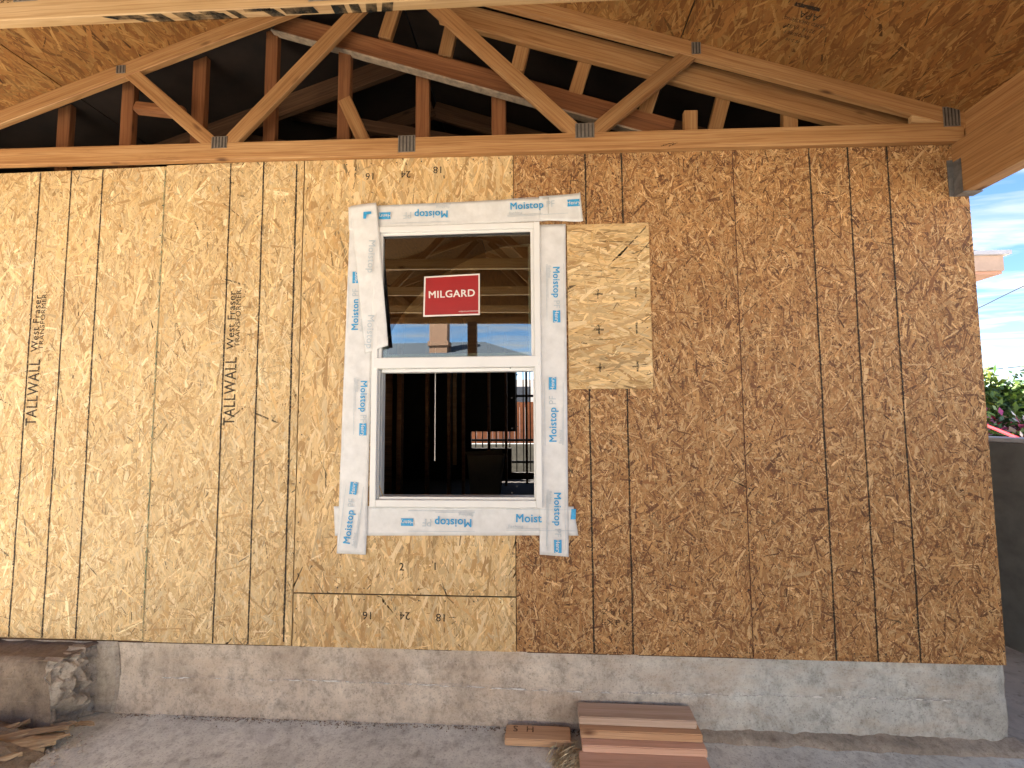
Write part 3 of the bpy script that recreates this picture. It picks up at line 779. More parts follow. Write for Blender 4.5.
# porch beams, rim boards, posts
def beam(x0, x1, zb, zt, label, mat='fir'):
    return tag(board('porch_beam', ((x0+x1)/2, -.002, (zb+zt)/2), ((x0+x1)/2, -4.9, (zb+zt)/2), zt-zb, x1-x0, mat, None, (1, 0, 0), .004), label, 'beam', 'porch side beams')
RIMGAP = .006
beam(1.144, 1.233, 2.405, 2.688, 'thick fir beam running from the house corner at the upper right')
beam(-5.17, -5.08, 2.515, 2.798, 'thick fir beam on the left side of the porch')
tag(board('rim_board', (1.212, -.004, 2.792), (1.212, -4.9, 2.792), .19, .038, 'fir', None, (1, 0, 0), .003), 'fir rim board lying on the right porch beam', 'board')
tag(board('rim_board', (-5.15, -.004, 2.86), (-5.15, -4.9, 2.86), .12, .038, 'fir', None, (1, 0, 0), .003), 'fir rim board lying on the left porch beam', 'board')
hg = thing('beam_hanger', 'dull grey metal hanger holding the right beam at the wall', 'bracket', (1.18, -.03, 2.4))
box('back_plate', (1.115, -.0075, 2.40), (1.1435, -.0045, 2.60), 'hanger', hg); box('side_plate', (1.1395, -.055, 2.402), (1.1425, -.008, 2.585), 'hanger', hg)
box('seat_plate', (1.1395, -.06, 2.399), (1.236, -.004, 2.4035), 'hanger', hg)
def post(x, y, label):
    t = thing('porch_post', label, 'post', (x, y, -.4), 'porch posts')
    box('shaft', (x-.07, y-.07, -.36), (x+.07, y+.07, 2.75), 'old_dark', t, .004); box('base_plate', (x-.075, y-.075, -.41), (x+.075, y+.075, -.36), 'galv', t)
post(-2.16, -4.66, 'dark porch post near the middle of the open end, mirrored in the glass')
post(-5.12, -4.75, 'dark porch post at the left front corner'); post(1.19, -4.75, 'dark porch post at the right front corner')

# ================================================================== ATTIC FRAMING behind the wall truss
att = thing('attic_framing', 'weathered old rafters and studs in the dark attic behind the truss', 'framing', (-2, .4, 2.75))
def ay(px, py, Y):
    d = fw + r2*((px-512)/450) + u2*((384-py)/450); t = (Y-mw.translation.y)/d.y
    return mw.translation+d*t
for px, yt, yb, wd, Y in ((66, 95, 172, .085, .10), (129, 76, 172, .082, .09), (200, 48, 172, .088, .12), (272, 18, 172, .078, .11), (345, 40, 172, .078, .10), (423, 70, 172, .085, .16), (499, 92, 172, .088, .16)):
    a = ay(px, yt-6, Y); b = ay(px, yb, Y); b.x = a.x = (a.x+b.x)/2
    board('stud', a, b, wd, .038, 'old_wood', att, (0, 1, 0))
# old rake board with a pale drip edge
a = ay(278, 24, .09); b = ay(672, 132, .09)
board('rake_board', a, b, .125, .035, 'old_wood', att)
d_ = (b-a).normalized(); n_ = Vector((-d_.z, 0, d_.x)); n_ = n_ if n_.z < 0 else -n_
M['drip'] = mat_flat('weathered_pale_edge', (.34, .25, .17), .8, 20, .25)
board('drip_edge', a+n_*.07+Vector((0, -.012, 0)), b+n_*.07+Vector((0, -.012, 0)), .010, .05, 'drip', att, (0, 1, 0), .001)
board('roof_edge_board', a-n_*.08+Vector((0, .05, 0)), b-n_*.08+Vector((0, .05, 0)), .03, .06, 'old_wood', att)
# rafter behind the right top chord
v = Vector((0, 0, 0))
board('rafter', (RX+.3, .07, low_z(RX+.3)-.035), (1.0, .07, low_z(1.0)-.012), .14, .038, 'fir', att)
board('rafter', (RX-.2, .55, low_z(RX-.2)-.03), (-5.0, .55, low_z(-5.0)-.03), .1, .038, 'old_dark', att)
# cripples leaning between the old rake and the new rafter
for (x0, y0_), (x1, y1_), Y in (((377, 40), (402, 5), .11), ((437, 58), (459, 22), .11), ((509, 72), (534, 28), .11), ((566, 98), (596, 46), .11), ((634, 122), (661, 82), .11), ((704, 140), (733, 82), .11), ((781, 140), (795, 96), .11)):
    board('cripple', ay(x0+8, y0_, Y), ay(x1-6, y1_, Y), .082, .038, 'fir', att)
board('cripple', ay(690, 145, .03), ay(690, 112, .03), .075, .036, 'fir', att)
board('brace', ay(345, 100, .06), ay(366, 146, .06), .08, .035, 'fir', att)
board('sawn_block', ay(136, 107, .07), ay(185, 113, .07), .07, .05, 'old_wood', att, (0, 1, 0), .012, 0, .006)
box('attic_dark_sheet', (-5.3, 1.6, 2.77), (1.18, 1.62, 4.0), 'old_dark', att)  # dark sheet added behind the framing so the attic stays black
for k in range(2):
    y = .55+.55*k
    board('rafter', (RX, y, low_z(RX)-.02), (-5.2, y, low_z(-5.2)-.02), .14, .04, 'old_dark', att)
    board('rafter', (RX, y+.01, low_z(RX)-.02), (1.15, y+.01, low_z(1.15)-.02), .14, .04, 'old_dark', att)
for z0_, x0_ in ((3.05, -4.6), (3.3, -3.9), (3.45, -3.3)): board('collar_tie', (x0_, .8, z0_+.25), (x0_+2.2, .78, z0_-.25), .09, .038, 'old_dark', att)
box('gable_back', (-5.3, 6.9, 2.7), (1.2, 6.95, 4.0), 'dark_int', att)

# ================================================================== WINDOW
win = thing('window', 'white vinyl single hung window with its lower sash raised', 'window', (-1.545, 0, .775))
WX0, WX1, WZ0, WZ1 = -2.020, -1.074, .752, 2.326
def wbox(n, lo, hi, mat='vinyl', bev=.003, par=None): return box(n, lo, hi, mat, par or win, bev)
fr = .034
wbox('jamb', (WX0, -.034, WZ0), (WX0+fr, .07, WZ1)); wbox('jamb', (WX1-fr, -.034, WZ0), (WX1, .07, WZ1))
wbox('head', (WX0+fr, -.033, WZ1-fr), (WX1-fr, .07, WZ1-.001)); wbox('sill', (WX0+fr, -.033, WZ0+.001), (WX1-fr, .07, WZ0+.040))
# nailing fin below the flashing
poly_prism('nailing_fin', [(WX0-.03, WZ0-.03), (WX1+.03, WZ0-.03), (WX1+.03, WZ0), (WX0-.03, WZ0)], -.0042, -.003, 'vinyl', win)
# upper fixed sash
UZ0, UZ1 = 1.546, WZ1-fr
ux0, ux1 = WX0+fr, WX1-fr
us = wbox('upper_sash', (ux0, -.022, UZ0), (ux0+.018, .02, UZ1)); wbox('stile', (ux1-.018, -.022, UZ0), (ux1, .02, UZ1), 'vinyl', .002, us)
wbox('rail', (ux0+.018, -.0215, UZ1-.016), (ux1-.018, .02, UZ1), 'vinyl', .002, us); wbox('meeting_rail', (WX0+.012, -.0365, 1.512), (WX1-.012, .02, UZ0+.028), 'vinyl', .004, us)
wbox('glazing_bead', (ux0+.018, -.012, UZ1-.024), (ux1-.018, -.004, UZ1-.016), 'black', 0, us)
box('glass_pane', (ux0+.017, -.0065, UZ0+.026), (ux1-.017, -.0035, UZ1-.015), 'glass', us)
# raised lower sash behind the glass, its rail shows as a pale green band under the head
rs = wbox('raised_sash', (ux0+.004, .028, UZ1-.075), (ux1-.004, .056, UZ1-.020), 'green_rail')
wbox('latch', (-1.60, .022, UZ1-.040), (-1.52, .0285, UZ1-.028), 'black', .001, rs)
wbox('stile', (ux0+.004, .0282, 1.57), (ux0+.034, .056, UZ1-.076), 'green_rail', .002, rs); wbox('stile', (ux1-.034, .0282, 1.57), (ux1-.004, .056, UZ1-.076), 'green_rail', .002, rs)
wbox('rail', (ux0+.035, .0284, 1.565), (ux1-.035, .055, 1.60), 'green_rail', .002, rs)
# lower opening: stepped tracks
lz0, lz1 = WZ0+.040, 1.511
wbox('track', (ux0, -.014, lz0), (ux0+.010, .06, lz1), 'track', .002); wbox('track', (ux1-.010, -.014, lz0), (ux1, .06, lz1), 'vinyl', .002)
wbox('track', (ux0+.010, .012, lz0), (ux0+.015, .06, lz1), 'track', .001)
wbox('lower_sill_step', (ux0+.014, -.016, lz0), (ux1-.010, .06, lz0+.014), 'vinyl', .002)
wbox('stop', (ux0+.014, -.004, 1.492), (ux1-.010, .06, 1.5115), 'vinyl', .002)
wbox('inner_return', (WX0+.01, .0705, WZ0+.005), (WX0+.03, .108, WZ1-.005), 'vinyl', 0); wbox('inner_return', (WX1-.03, .0705, WZ0+.005), (WX1-.01, .108, WZ1-.005), 'vinyl', 0)
# pull cord hanging inside
tag(box('hanging_cord', (-1.715, .20, .98), (-1.711, .203, 1.66), 'white_print'), 'thin pale cord hanging inside the open lower sash', 'cord')

# red product card on the glass
sg = thing('product_card', 'red card with white lettering stuck on the upper pane', 'sign', (-1.56, -.009, 1.93))
SX0, SX1, SZ0, SZ1 = -1.735, -1.413, 1.806, 2.047
def quad(name, pts, y, mat, par): return poly_prism(name, pts, y-.0006, y, mat, par)
tl = .010
quad('border', [(SX0, SZ0), (SX1, SZ0+.004), (SX1, SZ1), (SX0+.004, SZ1-.010)], -.0075, 'white_print', sg)
cd = quad('card_face', [(SX0+.009, SZ0+.009), (SX1-.008, SZ0+.012), (SX1-.008, SZ1-.009), (SX0+.013, SZ1-.018)], -.0083, 'red', sg)
put_text('lettering', 'MILGARD', .060, -1.573, 1.932, -.0094, R(1.2), 'white_print', sg, .018, 1.0, .95)
put_text('small_print', 'milgard.com/windows', .013, -1.475, 1.833, -.0094, R(.6), 'white_print', sg, .0, 1.0, .9)

# ================================================================== FLASHING strips
def membrane(name, quadpts, y, label, nu=40, nv=8, wave=.0025, seed=0, curl=0.0, yl=None):
    """thin strip spanned by four corners (x, z) in order: start-left, start-right, end-right, end-left"""
    a, b, c, d = [Vector((p[0], 0, p[1])) for p in quadpts]
    bm = bmesh.new(); F = []; B = []
    for i in range(nu+1):
        s = i/nu; l = a.lerp(d, s); r = b.lerp(c, s); f = []; k = []
        for j in range(nv+1):
            q = j/nv; p = l.lerp(r, q)
            h = wave*mnoise.fractal(Vector((p.x*7+seed, seed, p.z*7)), 1, 2, 3)
            e = abs(q-.5)*2
            h -= curl*max(0, e-.6)**2*(.5+.5*mnoise.noise(Vector((p.x*5, seed, p.z*5))))*6
            en = max(0, 1-(1-s)/.06); h -= curl*1.5*en*en
            yy = y if yl is None else yl+(y-yl)*min(1, q*1.15)**.8
            f.append(bm.verts.new((p.x, yy-abs(h), p.z))); k.append(bm.verts.new((p.x, yy-abs(h)+.0008, p.z)))
        F.append(f); B.append(k)
    for i in range(nu):
        for j in range(nv):
            bm.faces.new((F[i][j], F[i][j+1], F[i+1][j+1], F[i+1][j])); bm.faces.new((B[i][j], B[i+1][j], B[i+1][j+1], B[i][j+1]))
    for i in range(nu):
        bm.faces.new((F[i][0], F[i+1][0], B[i+1][0], B[i][0])); bm.faces.new((F[i][nv], B[i][nv], B[i+1][nv], F[i+1][nv]))
    for j in range(nv):
        bm.faces.new((F[0][j], B[0][j], B[0][j+1], F[0][j+1])); bm.faces.new((F[nu][j], F[nu][j+1], B[nu][j+1], B[nu][j]))
    bmesh.ops.recalc_face_normals(bm, faces=bm.faces[:])
    me = me_bm(bm, name)
    for p in me.polygons: p.use_smooth = True
    # the strip itself carries its print as children
    o = thing(name, label, 'flashing', ((quadpts[0][0]+quadpts[2][0])/2, y, (quadpts[0][1]+quadpts[2][1])/2), 'flashing strips around the window')
    link('membrane_sheet', me, 'membrane', o)
    return o
PY = .0065          # print stands this far in front of the strip's nominal plane
def brand(par, x, z, y, deg, full=True, body='Moistop', box_off=.215, s=1.0, box=True):
    m = Matrix.Translation((x, y-PY, z)) @ Matrix.Rotation(-R(deg), 4, 'Y')
    put_text('printed_word', body, .062*s, 0, 0, 0, 0, 'blue_print', par, .020, .95, 1, m)
    if full: put_text('printed_word', 'PF', .058*s, .145*s, .0, 0, 0, 'pale_print', par, 0, .95, 1, m)
    put_text('printed_word', 'flashing', .026*s, -.07*s, -.042*s, 0, 0, 'pale_print', par, .004, 1, 1, m)
    for k, zz in enumerate((-.054, -.062, .048)):
        link('printed_rule', line_strip((-.12*s, zz*s), (.25*s if k else .10*s, zz*s), .0022, .0004, 6, 0), 'pale_print', par, m)
    if box:
        b_ = poly_prism('printed_box', [(box_off*s-.034, -.020), (box_off*s+.034, -.020), (box_off*s+.034, .020), (box_off*s-.034, .020)], -.0003, 0, 'blue_print', par, m)
        put_text('printed_word', 'Henry', .026, box_off*s, 0, -.0009, 0, 'white_print', par, .008, 1.1, 1.15, m)
FS = membrane('flashing_strip', [(-2.232, .750), (-2.222, .590), (-.885, .605), (-.908, .757)], -.0042, 'white sill flashing strip below the window', 60, 8, .002, 3, .003)
brand(FS, -1.560, .668, -.0042, 180, True, 'Moistop', .255, 1.0)
brand(FS, -1.150, .692, -.0042, 0, False, 'Moist', 0, 1.0, False)
poly_prism('printed_box', [(-.925, .69), (-.898, .69), (-.895, .745), (-.92, .745)], -.0115, -.0108, 'blue_print', FS)
FR = membrane('flashing_strip', [(-1.082, 2.318), (-.928, 2.316), (-.938, .495), (-1.092, .505)], -.0088, 'white flashing strip down the right jamb of the window', 80, 8, .0025, 5, .004)
brand(FR, -.985, 1.985, -.0088, -90, True, 'Moistop', .225, .86)
brand(FR, -1.012, 1.195, -.0088, 90, True, 'Moistop', .245, .92)
brand(FR, -.995, .745, -.0088, -90, True, 'Moistop', .228, .86)
link('printed_rule', line_strip((-1.05, .82), (-1.055, .55), .003, .0006, 10, -.0155), 'pale_print', FR)
FL = membrane('flashing_strip', [(-2.168, 2.44), (-2.012, 2.44), (-2.042, .492), (-2.206, .497)], -.0090, 'white flashing strip down the left jamb of the window', 80, 8, .0028, 8, .004)
brand(FL, -2.125, 1.825, -.0090, 90, True, 'Moiston', .245, .88)
brand(FL, -2.070, 1.36, -.0090, -90, True, 'Moistop', .215, .86)
brand(FL, -2.140, .640, -.0090, 84, True, 'Moistop', .235, .90)
FH = membrane('flashing_strip', [(-2.178, 2.458), (-2.172, 2.322), (-1.02, 2.335), (-1.02, 2.470)], -.0135, 'white flashing strip across the window head', 60, 8, .0025, 12, .003)
brand(FH, -1.690, 2.396, -.0135, 180, True, 'Moistop', .285, .95)
FE = membrane('flashing_strip', [(-1.075, 2.478), (-1.072, 2.338), (-.832, 2.322), (-.846, 2.488)], -.0160, 'short tilted flashing end at the upper right of the window head', 20, 8, .003, 15, .008)
brand(FE, -1.145, 2.425, -.0160, 1.5, True, 'Moistop', .285, .92, True)
FF = membrane('flashing_strip', [(-2.166, 2.462), (-2.004, 2.466), (-1.922, 1.640), (-2.062, 1.600)], -.0385, 'loose flashing flap hanging over the left edge of the upper pane', 40, 12, .005, 19, .0015, -.0155)
for z in (2.15, 1.72): put_text('printed_word', 'Moistop', .055, -2.025, z, -.0475, R(-92), 'pale_print', FF, .01)
poly_prism('printed_box', [(-2.075, 2.37), (-2.06, 2.37), (-2.055, 2.395), (-2.03, 2.398), (-2.03, 2.412), (-2.075, 2.41)], -.0472, -.0468, 'blue_print', FF)

# ================================================================== LUMBER ON THE SLAB
M['offcut2'] = mat_lumber('orange_edge_lumber', (.62, .34, .17), (.72, .44, .25), (.76, .50, .31), .6, 0, .25)
def lum(x0, x1, yc, zt, wid, th, rz, label, mat='fir_red', tilt=0, grp='boards stacked against the stem wall'):
    bm = bmesh.new(); L = x1-x0
    bm_box(bm, (-L/2, -wid/2, -th/2), (L/2, wid/2, th/2)); bevel(bm, .004, 2)
    for v in bm.verts: v.co.y += .0015*math.sin(v.co.x*9)
    m = Matrix.Translation(((x0+x1)/2, yc, zt-th/2)) @ Matrix.Rotation(R(rz), 4, 'Z') @ Matrix.Rotation(R(tilt), 4, 'X')
    o = link('lumber_board', me_bm(bm), mat, None, m); return tag(o, label, 'board', grp)
M['tan_board'] = mat_lumber('greyed_tan_lumber', (.58, .41, .29), (.68, .50, .38), (.72, .56, .44), .7, 0, .2)
lum(-.905, -.335, -.066, -.245, .118, .038, -.6, 'topmost board of the reddish stack, nearest the wall', 'tan_board', 0)
lum(-.90, -.32, -.092, -.2845, .135, .038, -.4, 'second board of the reddish stack, orange edge showing', 'offcut2')
lum(-.897, -.315, -.128, -.324, .15, .038, -.2, 'third board of the reddish stack, split along its front edge')
lum(-.915, -.325, -.265, -.353, .14, .038, -.5, 'front board of the reddish stack, cut off by the picture edge', 'fir_red')
lum(-.895, -.33, -.10, -.3625, .14, .034, 0, 'lowest board hidden beneath the reddish stack')
M['offcut'] = mat_lumber('orange_offcut_lumber', (.54, .31, .17), (.64, .40, .23), (.70, .47, .29), .6, 0, .25)
sb = lum(-1.275, -.945, -.075, -.358, .105, .036, -.8, 'short orange board offcut with SH marked on it', 'offcut', 0, 'offcuts on the slab')
for body, x in (('S', -1.225), ('H', -1.15)):
    me = text_mesh(body, .06, .0)
    for v in me.vertices: v.co = (v.co.x, v.co.z, 0)
    link('marking', me, 'pencil', sb, Matrix.Translation((x, -.058, -.3565)))
# dry fibre tuft by the stack
def fibres(cx, cy, n, L, mat):
    bm = bmesh.new()
    for i in range(n):
        a = random.uniform(.2, 1.6); x = cx+random.gauss(0, .03); y = cy+random.gauss(0, .03); z = -.395+abs(random.gauss(0, .008))
        l = L*random.uniform(.3, 1); d = Vector((math.cos(a), math.sin(a), random.uniform(-.05, .35))).normalized()*l
        p = Vector((x, y, z)); s = Vector((-d.y, d.x, 0)).normalized()*.0014
        bm.faces.new([bm.verts.new(q) for q in (p-s, p+s, p+d*.6+s+Vector((0, 0, .006)), p+d)])
    return link('straw', me_bm(bm), mat)
M['straw'] = mat_flat('dry_straw', (.62, .50, .31), .8, 40, .25)
s_ = fibres(-.985, -.235, 420, .10, 'straw'); s_['kind'] = 'stuff'; tag(s_, 'tuft of dry straw fibres beside the board stack', 'straw')
# splintered wood scraps at the foot of the stub
M['splinter'] = mat_lumber('splintered_wood', (.28, .19, .11), (.44, .31, .18), (.58, .45, .28), .75)
spl = [(-3.80, -.40, 34, .36, .06), (-3.86, -.33, 44, .30, .055), (-3.58, -.285, 27, .24, .045), (-3.92, -.45, 28, .34, .06), (-3.70, -.42, 20, .30, .05), (-3.66, -.27, 24, .30, .05), (-3.72, -.30, 33, .34, .045), (-3.60, -.25, 18, .22, .035), (-3.70, -.22, 40, .14, .04), (-3.62, -.33, 30, .26, .03), (-3.78, -.26, 50, .16, .035), (-3.55, -.20, 10, .14, .03), (-3.66, -.35, 22, .28, .04), (-3.48, -.15, 5, .10, .022)]
descr = ['widest pale plank shard low in the scrap pile', 'steep brown shard deep in the scrap pile', 'pale shard nearest the bare slab', 'shard at the left end of the scrap pile', 'flat shard along the front of the scrap pile', 'longest pale wood splinter across the rubble', 'broad wood splinter at the lower left edge', 'narrow wood splinter next to the slab', 'short curled wood chip against the stub', 'thin wood splinter in front of the rubble', 'upright wood chip leaning on the stub', 'small wood chip under the ragged end', 'lowest wood splinter at the picture corner', 'tiny dark wood chip at the stub foot']
for k, (x, y, a, l, wd) in enumerate(spl):
    bm = bmesh.new(); n = 8
    for i in range(n+1):
        s = i/n; hw = wd*.62*min(1, 5*s+.08, 4*(1-s)+.05)*random.uniform(.72, 1.1)
        zc = .004*math.sin(s*3+k)+random.uniform(-.002, .002)
        for yy, zz in ((-hw, 0), (hw*(.5 if k % 2 else -.3), .011), (hw, .002), (0, -.010)): bm.verts.new((l*(s-.5), yy+random.uniform(-.003, .003), zc+zz))
    bm.verts.ensure_lookup_table()
    for i in range(n):
        for j in range(4): bm.faces.new((bm.verts[i*4+j], bm.verts[(i+1)*4+j], bm.verts[(i+1)*4+(j+1) % 4], bm.verts[i*4+(j+1) % 4]))
    bm.faces.new([bm.verts[i] for i in range(4)]); bm.faces.new([bm.verts[n*4+i] for i in (3, 2, 1, 0)])
    m = Matrix.Translation((x, y, -.365+.012*(k % 4)+.05*max(0, -3.65-x)/.3)) @ Matrix.Rotation(R(a), 4, 'Z') @ Matrix.Rotation(R(random.uniform(-20, 20)), 4, 'X') @ Matrix.Rotation(R(random.uniform(-6, 8)), 4, 'Y')
    tag(link('wood_splinter', me_bm(bm), 'splinter', None, m), descr[k], 'wood scrap', 'wood scraps by the concrete stub')
# low mound of dirt and fibre under the scraps
bm = bmesh.new(); rows = []
for j in range(31):
    row = []
    for i in range(41):
        x = -4.3+.9*i/40; y = -.66+.58*j/30
        d = ((x+3.86)/.36)**2+((y+.36)/.27)**2
        h = .12*max(0, 1-d)**.8*(1+.5*mnoise.fractal(Vector((x*9, y*9, 2)), 1, 2, 4))+.012*mnoise.noise(Vector((x*30, y*30, 0)))*(d < 1.1)
        row.append(bm.verts.new((x, y, -.412+h)))
    rows.append(row)
for j in range(30):
    for i in range(40): bm.faces.new((rows[j][i], rows[j][i+1], rows[j+1][i+1], rows[j+1][i]))
M['dirt'] = mat_concrete('dry_dirt', (.34, .27, .19), (.22, .16, .11), .6, 2.0)
o = link('dirt_mound', me_bm(bm), 'dirt', None, None, 'stuff'); tag(o, 'low mound of dry dirt and wood fibre by the stub', 'dirt')
o = link('grime', grit_later(1500), 'dirt', None, None, 'stuff') if False else None
# rubble bed and scattered grit
def grit(n, fx, fy, r0, r1):
    bm = bmesh.new()
    for i in range(n):
        x, y = fx(), fy(); r = random.uniform(r0, r1)
        vs = [bm.verts.new(Vector((x, y, -.398))+Vector(d)*r*random.uniform(.6, 1.3)) for d in ((1, 0, .2), (-.5, .9, .1), (-.5, -.9, .1), (.1, .1, 1.0))]
        for f in ((0, 1, 3), (1, 2, 3), (2, 0, 3)): bm.faces.new([vs[q] for q in f])
    return me_bm(bm)
o = link('rubble', grit(420, lambda: random.gauss(-3.70, .13), lambda: random.uniform(-.42, -.16), .003, .016), 'rubble', None, None, 'stuff'); tag(o, 'loose rubble and dirt at the foot of the concrete stub', 'rubble')
o = link('wall_foot_dirt', grit(1600, lambda: random.uniform(-3.45, 1.2), lambda: .012-abs(random.gauss(0, .022)), .0015, .006), 'stub', None, None, 'stuff'); tag(o, 'dark dirt crumbs along the foot of the stem wall', 'dirt')
o = link('grit', grit(900, lambda: random.uniform(-3.4, 1.2), lambda: -.5*random.random()**1.6+.0, .0008, .0036), 'rubble', None, None, 'stuff'); tag(o, 'fine grit scattered on the porch slab', 'grit')

# ================================================================== RIGHT SIDE: neighbour's wall, shrubs, eave
ga = ay(1008, 636, 1.2); 
wl = thing('freestanding_wall', 'dark grey garden wall with pale cap right of the house', 'wall', (2.35, 1.2, GZ))
A0 = Vector((2.16, 2.0, 0)); A1 = Vector((3.1, -3.5, 0))
def wall_seg(n, z0, z1, th, mat, par):
    d = (A1-A0); L = d.length; ang = math.atan2(d.y, d.x)
    bm = bmesh.new(); bm_box(bm, (0, 0, z0), (L, th, z1)); bevel(bm, .006)
    off = Vector((0, 0, 0))
    m = Matrix.Translation(A0) @ Matrix.Rotation(ang, 4, 'Z') @ Matrix.Translation((0, -.0, 0))
    return link(n, me_bm(bm), mat, par, m)
wall_seg('wall_face', GZ-.05, 1.025, .15, 'wall_dark', wl); 
cp = wall_seg('cap', 1.027, 1.062, .17, 'cap', wl)
def cord(name, pts, r, mat, label, sag=.0):
    cu = bpy.data.curves.new(name, 'CURVE'); cu.dimensions = '3D'; cu.bevel_depth = r; cu.bevel_resolution = 2
    sp = cu.splines.new('NURBS'); sp.points.add(len(pts)-1); sp.use_endpoint_u = True; sp.order_u = 3
    for p, q in zip(sp.points, pts): p.co = (*q, 1)
    o = bpy.data.objects.new(name, cu); C.objects.link(o)
    dg = bpy.context.evaluated_depsgraph_get(); dg.update(); me = bpy.data.meshes.new_from_object(o.evaluated_get(dg)); bpy.data.objects.remove(o)
    me.materials.clear()
    return tag(link(name, me, mat), label, 'cord')
cord('red_cord', [ay(972, 420, 1.9), ay(998, 430, 1.5), ay(1024, 441, 1.1), ay(1060, 450, .8)], .013, 'rope', 'thick red cord strung over the garden wall')
cord('red_cord', [ay(980, 440, 1.6), ay(1002, 447, 1.3), ay(1024, 455, 1.0), ay(1060, 462, .7)], .008, 'rope', 'thin red cord hanging below the wall cap')
for k, (y0_, y1_) in enumerate(((318, 285), (373, 366), (330, 345))):
    if k < 2: cord('power_line', [ay(900, y0_+(y0_-y1_)*.6, 30), ay(960, y0_, 30), ay(1024, y1_, 30), ay(1100, y1_-(y0_-y1_), 30)], .03, 'wire', ('upper overhead wire crossing the sky', 'lower overhead wire crossing the sky')[k])
# neighbour's eave
ne = thing('neighbour_house', 'neighbouring house with a pink boxed eave behind the corner', 'house', (6.5, 6, GZ))
M['eave'] = mat_flat('pinkish_stucco_eave', (.58, .33, .24), .8, 6, .08); M['fascia'] = mat_flat('pale_fascia', (.50, .36, .28), .7, 8, .08)
M['gutter'] = mat_flat('pale_grey_gutter', (.50, .50, .54), .5, 8, .08)
ec = ay(1001, 262, 3.0)
box('soffit', (1.6, 3.0, ec.z-.14), (ec.x, 9.5, ec.z-.11), 'eave', ne)
box('fascia', (1.6, 2.97, ec.z-.11), (ec.x, 9.5, ec.z+.07), 'fascia', ne)
box('gutter', (1.6, 2.93, ec.z+.072), (ec.x+.06, 9.5, ec.z+.12), 'gutter', ne)
poly_prism('roof', [(1.6, ec.z+.13), (ec.x+.04, ec.z+.125), (1.6, ec.z+.55)], 3.05, 9.4, 'shingle', ne)
box('wall', (1.62, 3.7, GZ), (2.1, 9.3, ec.z-.142), 'stucco', ne)
# small dark knob on the corner (pipe end)
tag(box('wall_bracket', (1.2195, .02, 2.20), (1.245, .05, 2.235), 'hanger', None, .006), 'tiny dark bracket on the outer corner of the sheathing', 'bracket')
# shrubs made of many small leaves on stems
def shrub(name, label, c, rad, n, cols, flowers=None, seed=0, lsz=.05):
    r = np.random.default_rng(seed)
    t = thing(name, label, 'shrub', (c[0], c[1], GZ), 'shrubs behind the garden wall')
    cl = r.normal(0, 1, (26, 3)); cl /= np.linalg.norm(cl, axis=1)[:, None]; cl *= r.uniform(.35, 1, (26, 1))
    cl = cl*np.array(rad)+np.array(c)
    def leaves(n, cols, sz, spread):
        k = r.integers(0, 26, n); p = cl[k]+r.normal(0, spread, (n, 3))*np.array(rad)
        d = r.normal(0, 1, (n, 3)); d /= np.linalg.norm(d, axis=1)[:, None]; e = np.cross(d, r.normal(0, 1, (n, 3))); e /= np.linalg.norm(e, axis=1)[:, None]
        s = sz*r.uniform(.6, 1.3, (n, 1))
        q = np.stack([p-d*s, p+e*s*.42, p+d*s, p-e*s*.42], 1).reshape(-1, 3)
        me = bpy.data.meshes.new('leaves'); me.vertices.add(n*4); me.vertices.foreach_set('co', q.ravel()); me.loops.add(n*4); me.loops.foreach_set('vertex_index', np.arange(n*4, dtype=np.int32))
        me.polygons.add(n); me.polygons.foreach_set('loop_start', np.arange(0, n*4, 4, dtype=np.int32)); me.update(calc_edges=True)
        cc = np.repeat(np.array(cols)[r.integers(0, len(cols), n)]*r.uniform(.7, 1.2, (n, 1)), 4, 0)
        at = me.attributes.new('scol', 'FLOAT_COLOR', 'POINT'); at.data.foreach_set('color', np.concatenate([cc, np.ones((n*4, 1))], 1).ravel().astype(np.float32))
        return me
    link('foliage', leaves(n, cols, lsz, .2), 'leaf', t, None, 'stuff')
    if flowers: link('blossoms', leaves(flowers[0], flowers[1], lsz*1.1, .18), 'leaf', t, None, 'stuff')
    for k in range(7):
        q = cl[k]; board('stem', (c[0]+r.normal(0, .05), c[1]+r.normal(0, .05), GZ), q, .025, .025, 'old_dark', t, (0, 1, 0), .004)
    return t
GR = [(.06, .13, .025), (.10, .19, .035), (.16, .26, .04), (.04, .09, .02)]
YG = [(.22, .30, .04), (.30, .36, .06), (.12, .20, .03)]
shrub('leafy_shrub', 'green leafy shrub above the garden wall', (5.3, 4.2, .95), (.95, .7, .66), 11000, GR, None, 4, .06)
shrub('leafy_shrub', 'yellow green shrub top at the left behind the wall', (5.15, 4.6, 1.42), (.7, .5, .36), 5200, YG, None, 5, .05)
shrub('flowering_shrub', 'shrub with pink and white blossoms just above the wall cap', (4.15, 2.9, .80), (.50, .5, .40), 4200, GR, (1500, [(.5, .09, .24), (.58, .2, .36), (.7, .62, .6), (.42, .03, .06)]), 6, .045)
shrub('dark_shrub', 'dark green shrub at the right picture edge', (6.9, 5.0, 1.1), (.9, .8, .8), 4200, [(.03, .07, .02), (.05, .10, .025)], None, 8, .06)

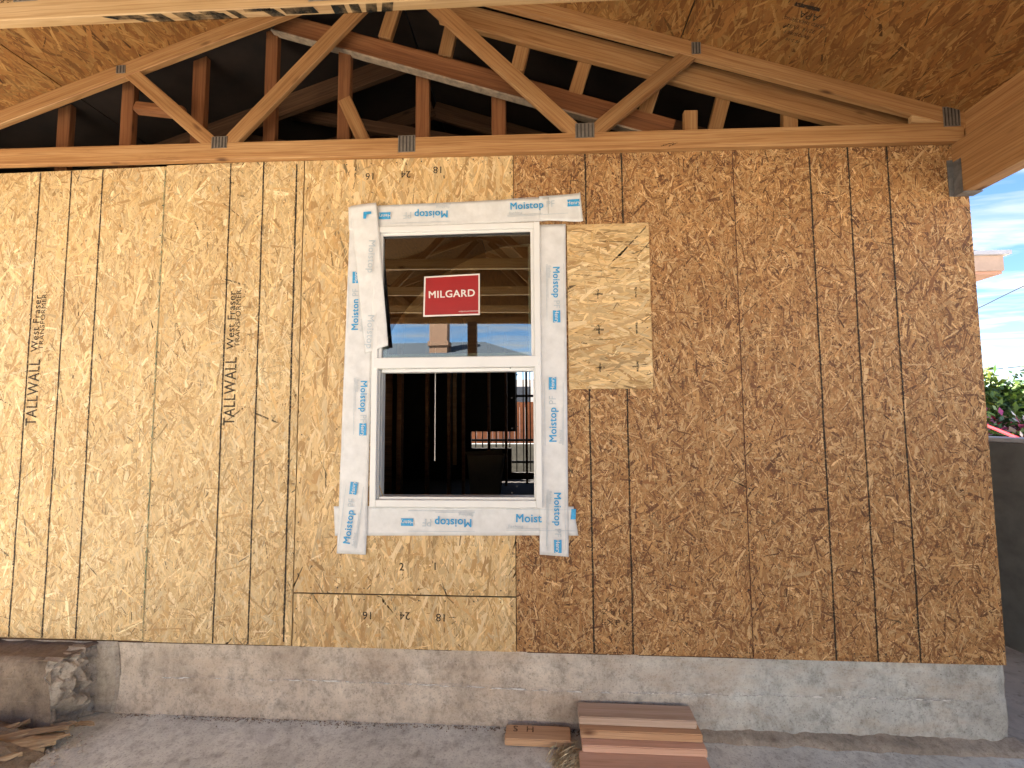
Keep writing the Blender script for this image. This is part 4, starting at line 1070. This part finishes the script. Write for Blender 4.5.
# ================================================================== ACROSS THE YARD (mirrored in the upper pane)
yn = thing('yard_house', 'house with low grey roof and tan chimney across the yard, mirrored in the glass', 'house', (-4, -16, GZ))
box('wall', (-12, -22, GZ), (-1.8, -16.6, 3.6), 'stucco_w', yn)
def gable(par, x0, x1, y0, y1, z0, zr, mat):
    bm = bmesh.new(); ym = (y0+y1)/2; xm0, xm1 = x0+3.4, x1-2.6
    v = [bm.verts.new(p) for p in ((x0, y0, z0), (x1, y0, z0), (x1, y1, z0), (x0, y1, z0), (xm0, ym, zr), (xm1, ym, zr))]
    for f in ((0, 1, 5, 4), (1, 2, 5), (2, 3, 4, 5), (3, 0, 4), (0, 3, 2, 1)): bm.faces.new([v[i] for i in f])
    bmesh.ops.recalc_face_normals(bm, faces=bm.faces[:]); return link('roof', me_bm(bm), mat, par)
gable(yn, -12.6, -1.2, -15.9, -22.6, 3.62, 4.85, 'shingle')
chm = box('chimney', (-5.95, -17.6, 3.5), (-5.15, -17.0, 6.6), 'stucco', yn); box('band', (-6.02, -17.66, 4.35), (-5.08, -16.94, 4.55), 'stucco', chm)
y2 = thing('yard_house', 'second house with a brown roof across the yard, mirrored in the glass', 'house', (2, -20, GZ))
box('wall', (-1.0, -28, GZ), (9, -20.6, 3.4), 'stucco_w', y2)
M['brown_roof'] = mat_flat('brown_shingle', (.22, .17, .12), .9, 30, .2)
gable(y2, -1.8, 9.8, -19.8, -28.6, 3.9, 5.6, 'brown_roof')
M['bounce_stucco'] = mat_flat('bounce_stucco', (.72, .68, .60), .9, 18, .08, 0, .3)  # pale finish for two unseen walls added to bounce sunlight into the porch
tag(box('freestanding_wall', (-12, -10.2, GZ-.1), (9, -10, 1.55), 'bounce_stucco', None, .02), 'added pale bounce wall across the yard behind the viewer, out of view', 'wall')
tag(box('freestanding_wall', (-10.2, -9.98, GZ-.1), (-10, 3, 1.55), 'bounce_stucco', None, .02), 'added pale bounce wall on the left side of the yard, out of view', 'wall')
def hills():
    bm = bmesh.new(); n = 160; a = []; b = []
    for i in range(n+1):
        ang = math.pi*(1.0+i/n); x = 420*math.cos(ang); y = 420*math.sin(ang)
        h = 42+30*mnoise.fractal(Vector((i*.045, 3, 1)), 1, 2, 5)+26*math.exp(-((i-75)/10)**2)
        a.append(bm.verts.new((x, y, -20))); b.append(bm.verts.new((x*1.25, y*1.25, h)))
    for i in range(n): bm.faces.new((a[i], a[i+1], b[i+1], b[i]))
    return link('hills', me_bm(bm), 'hill', None, None, 'structure')
hills()
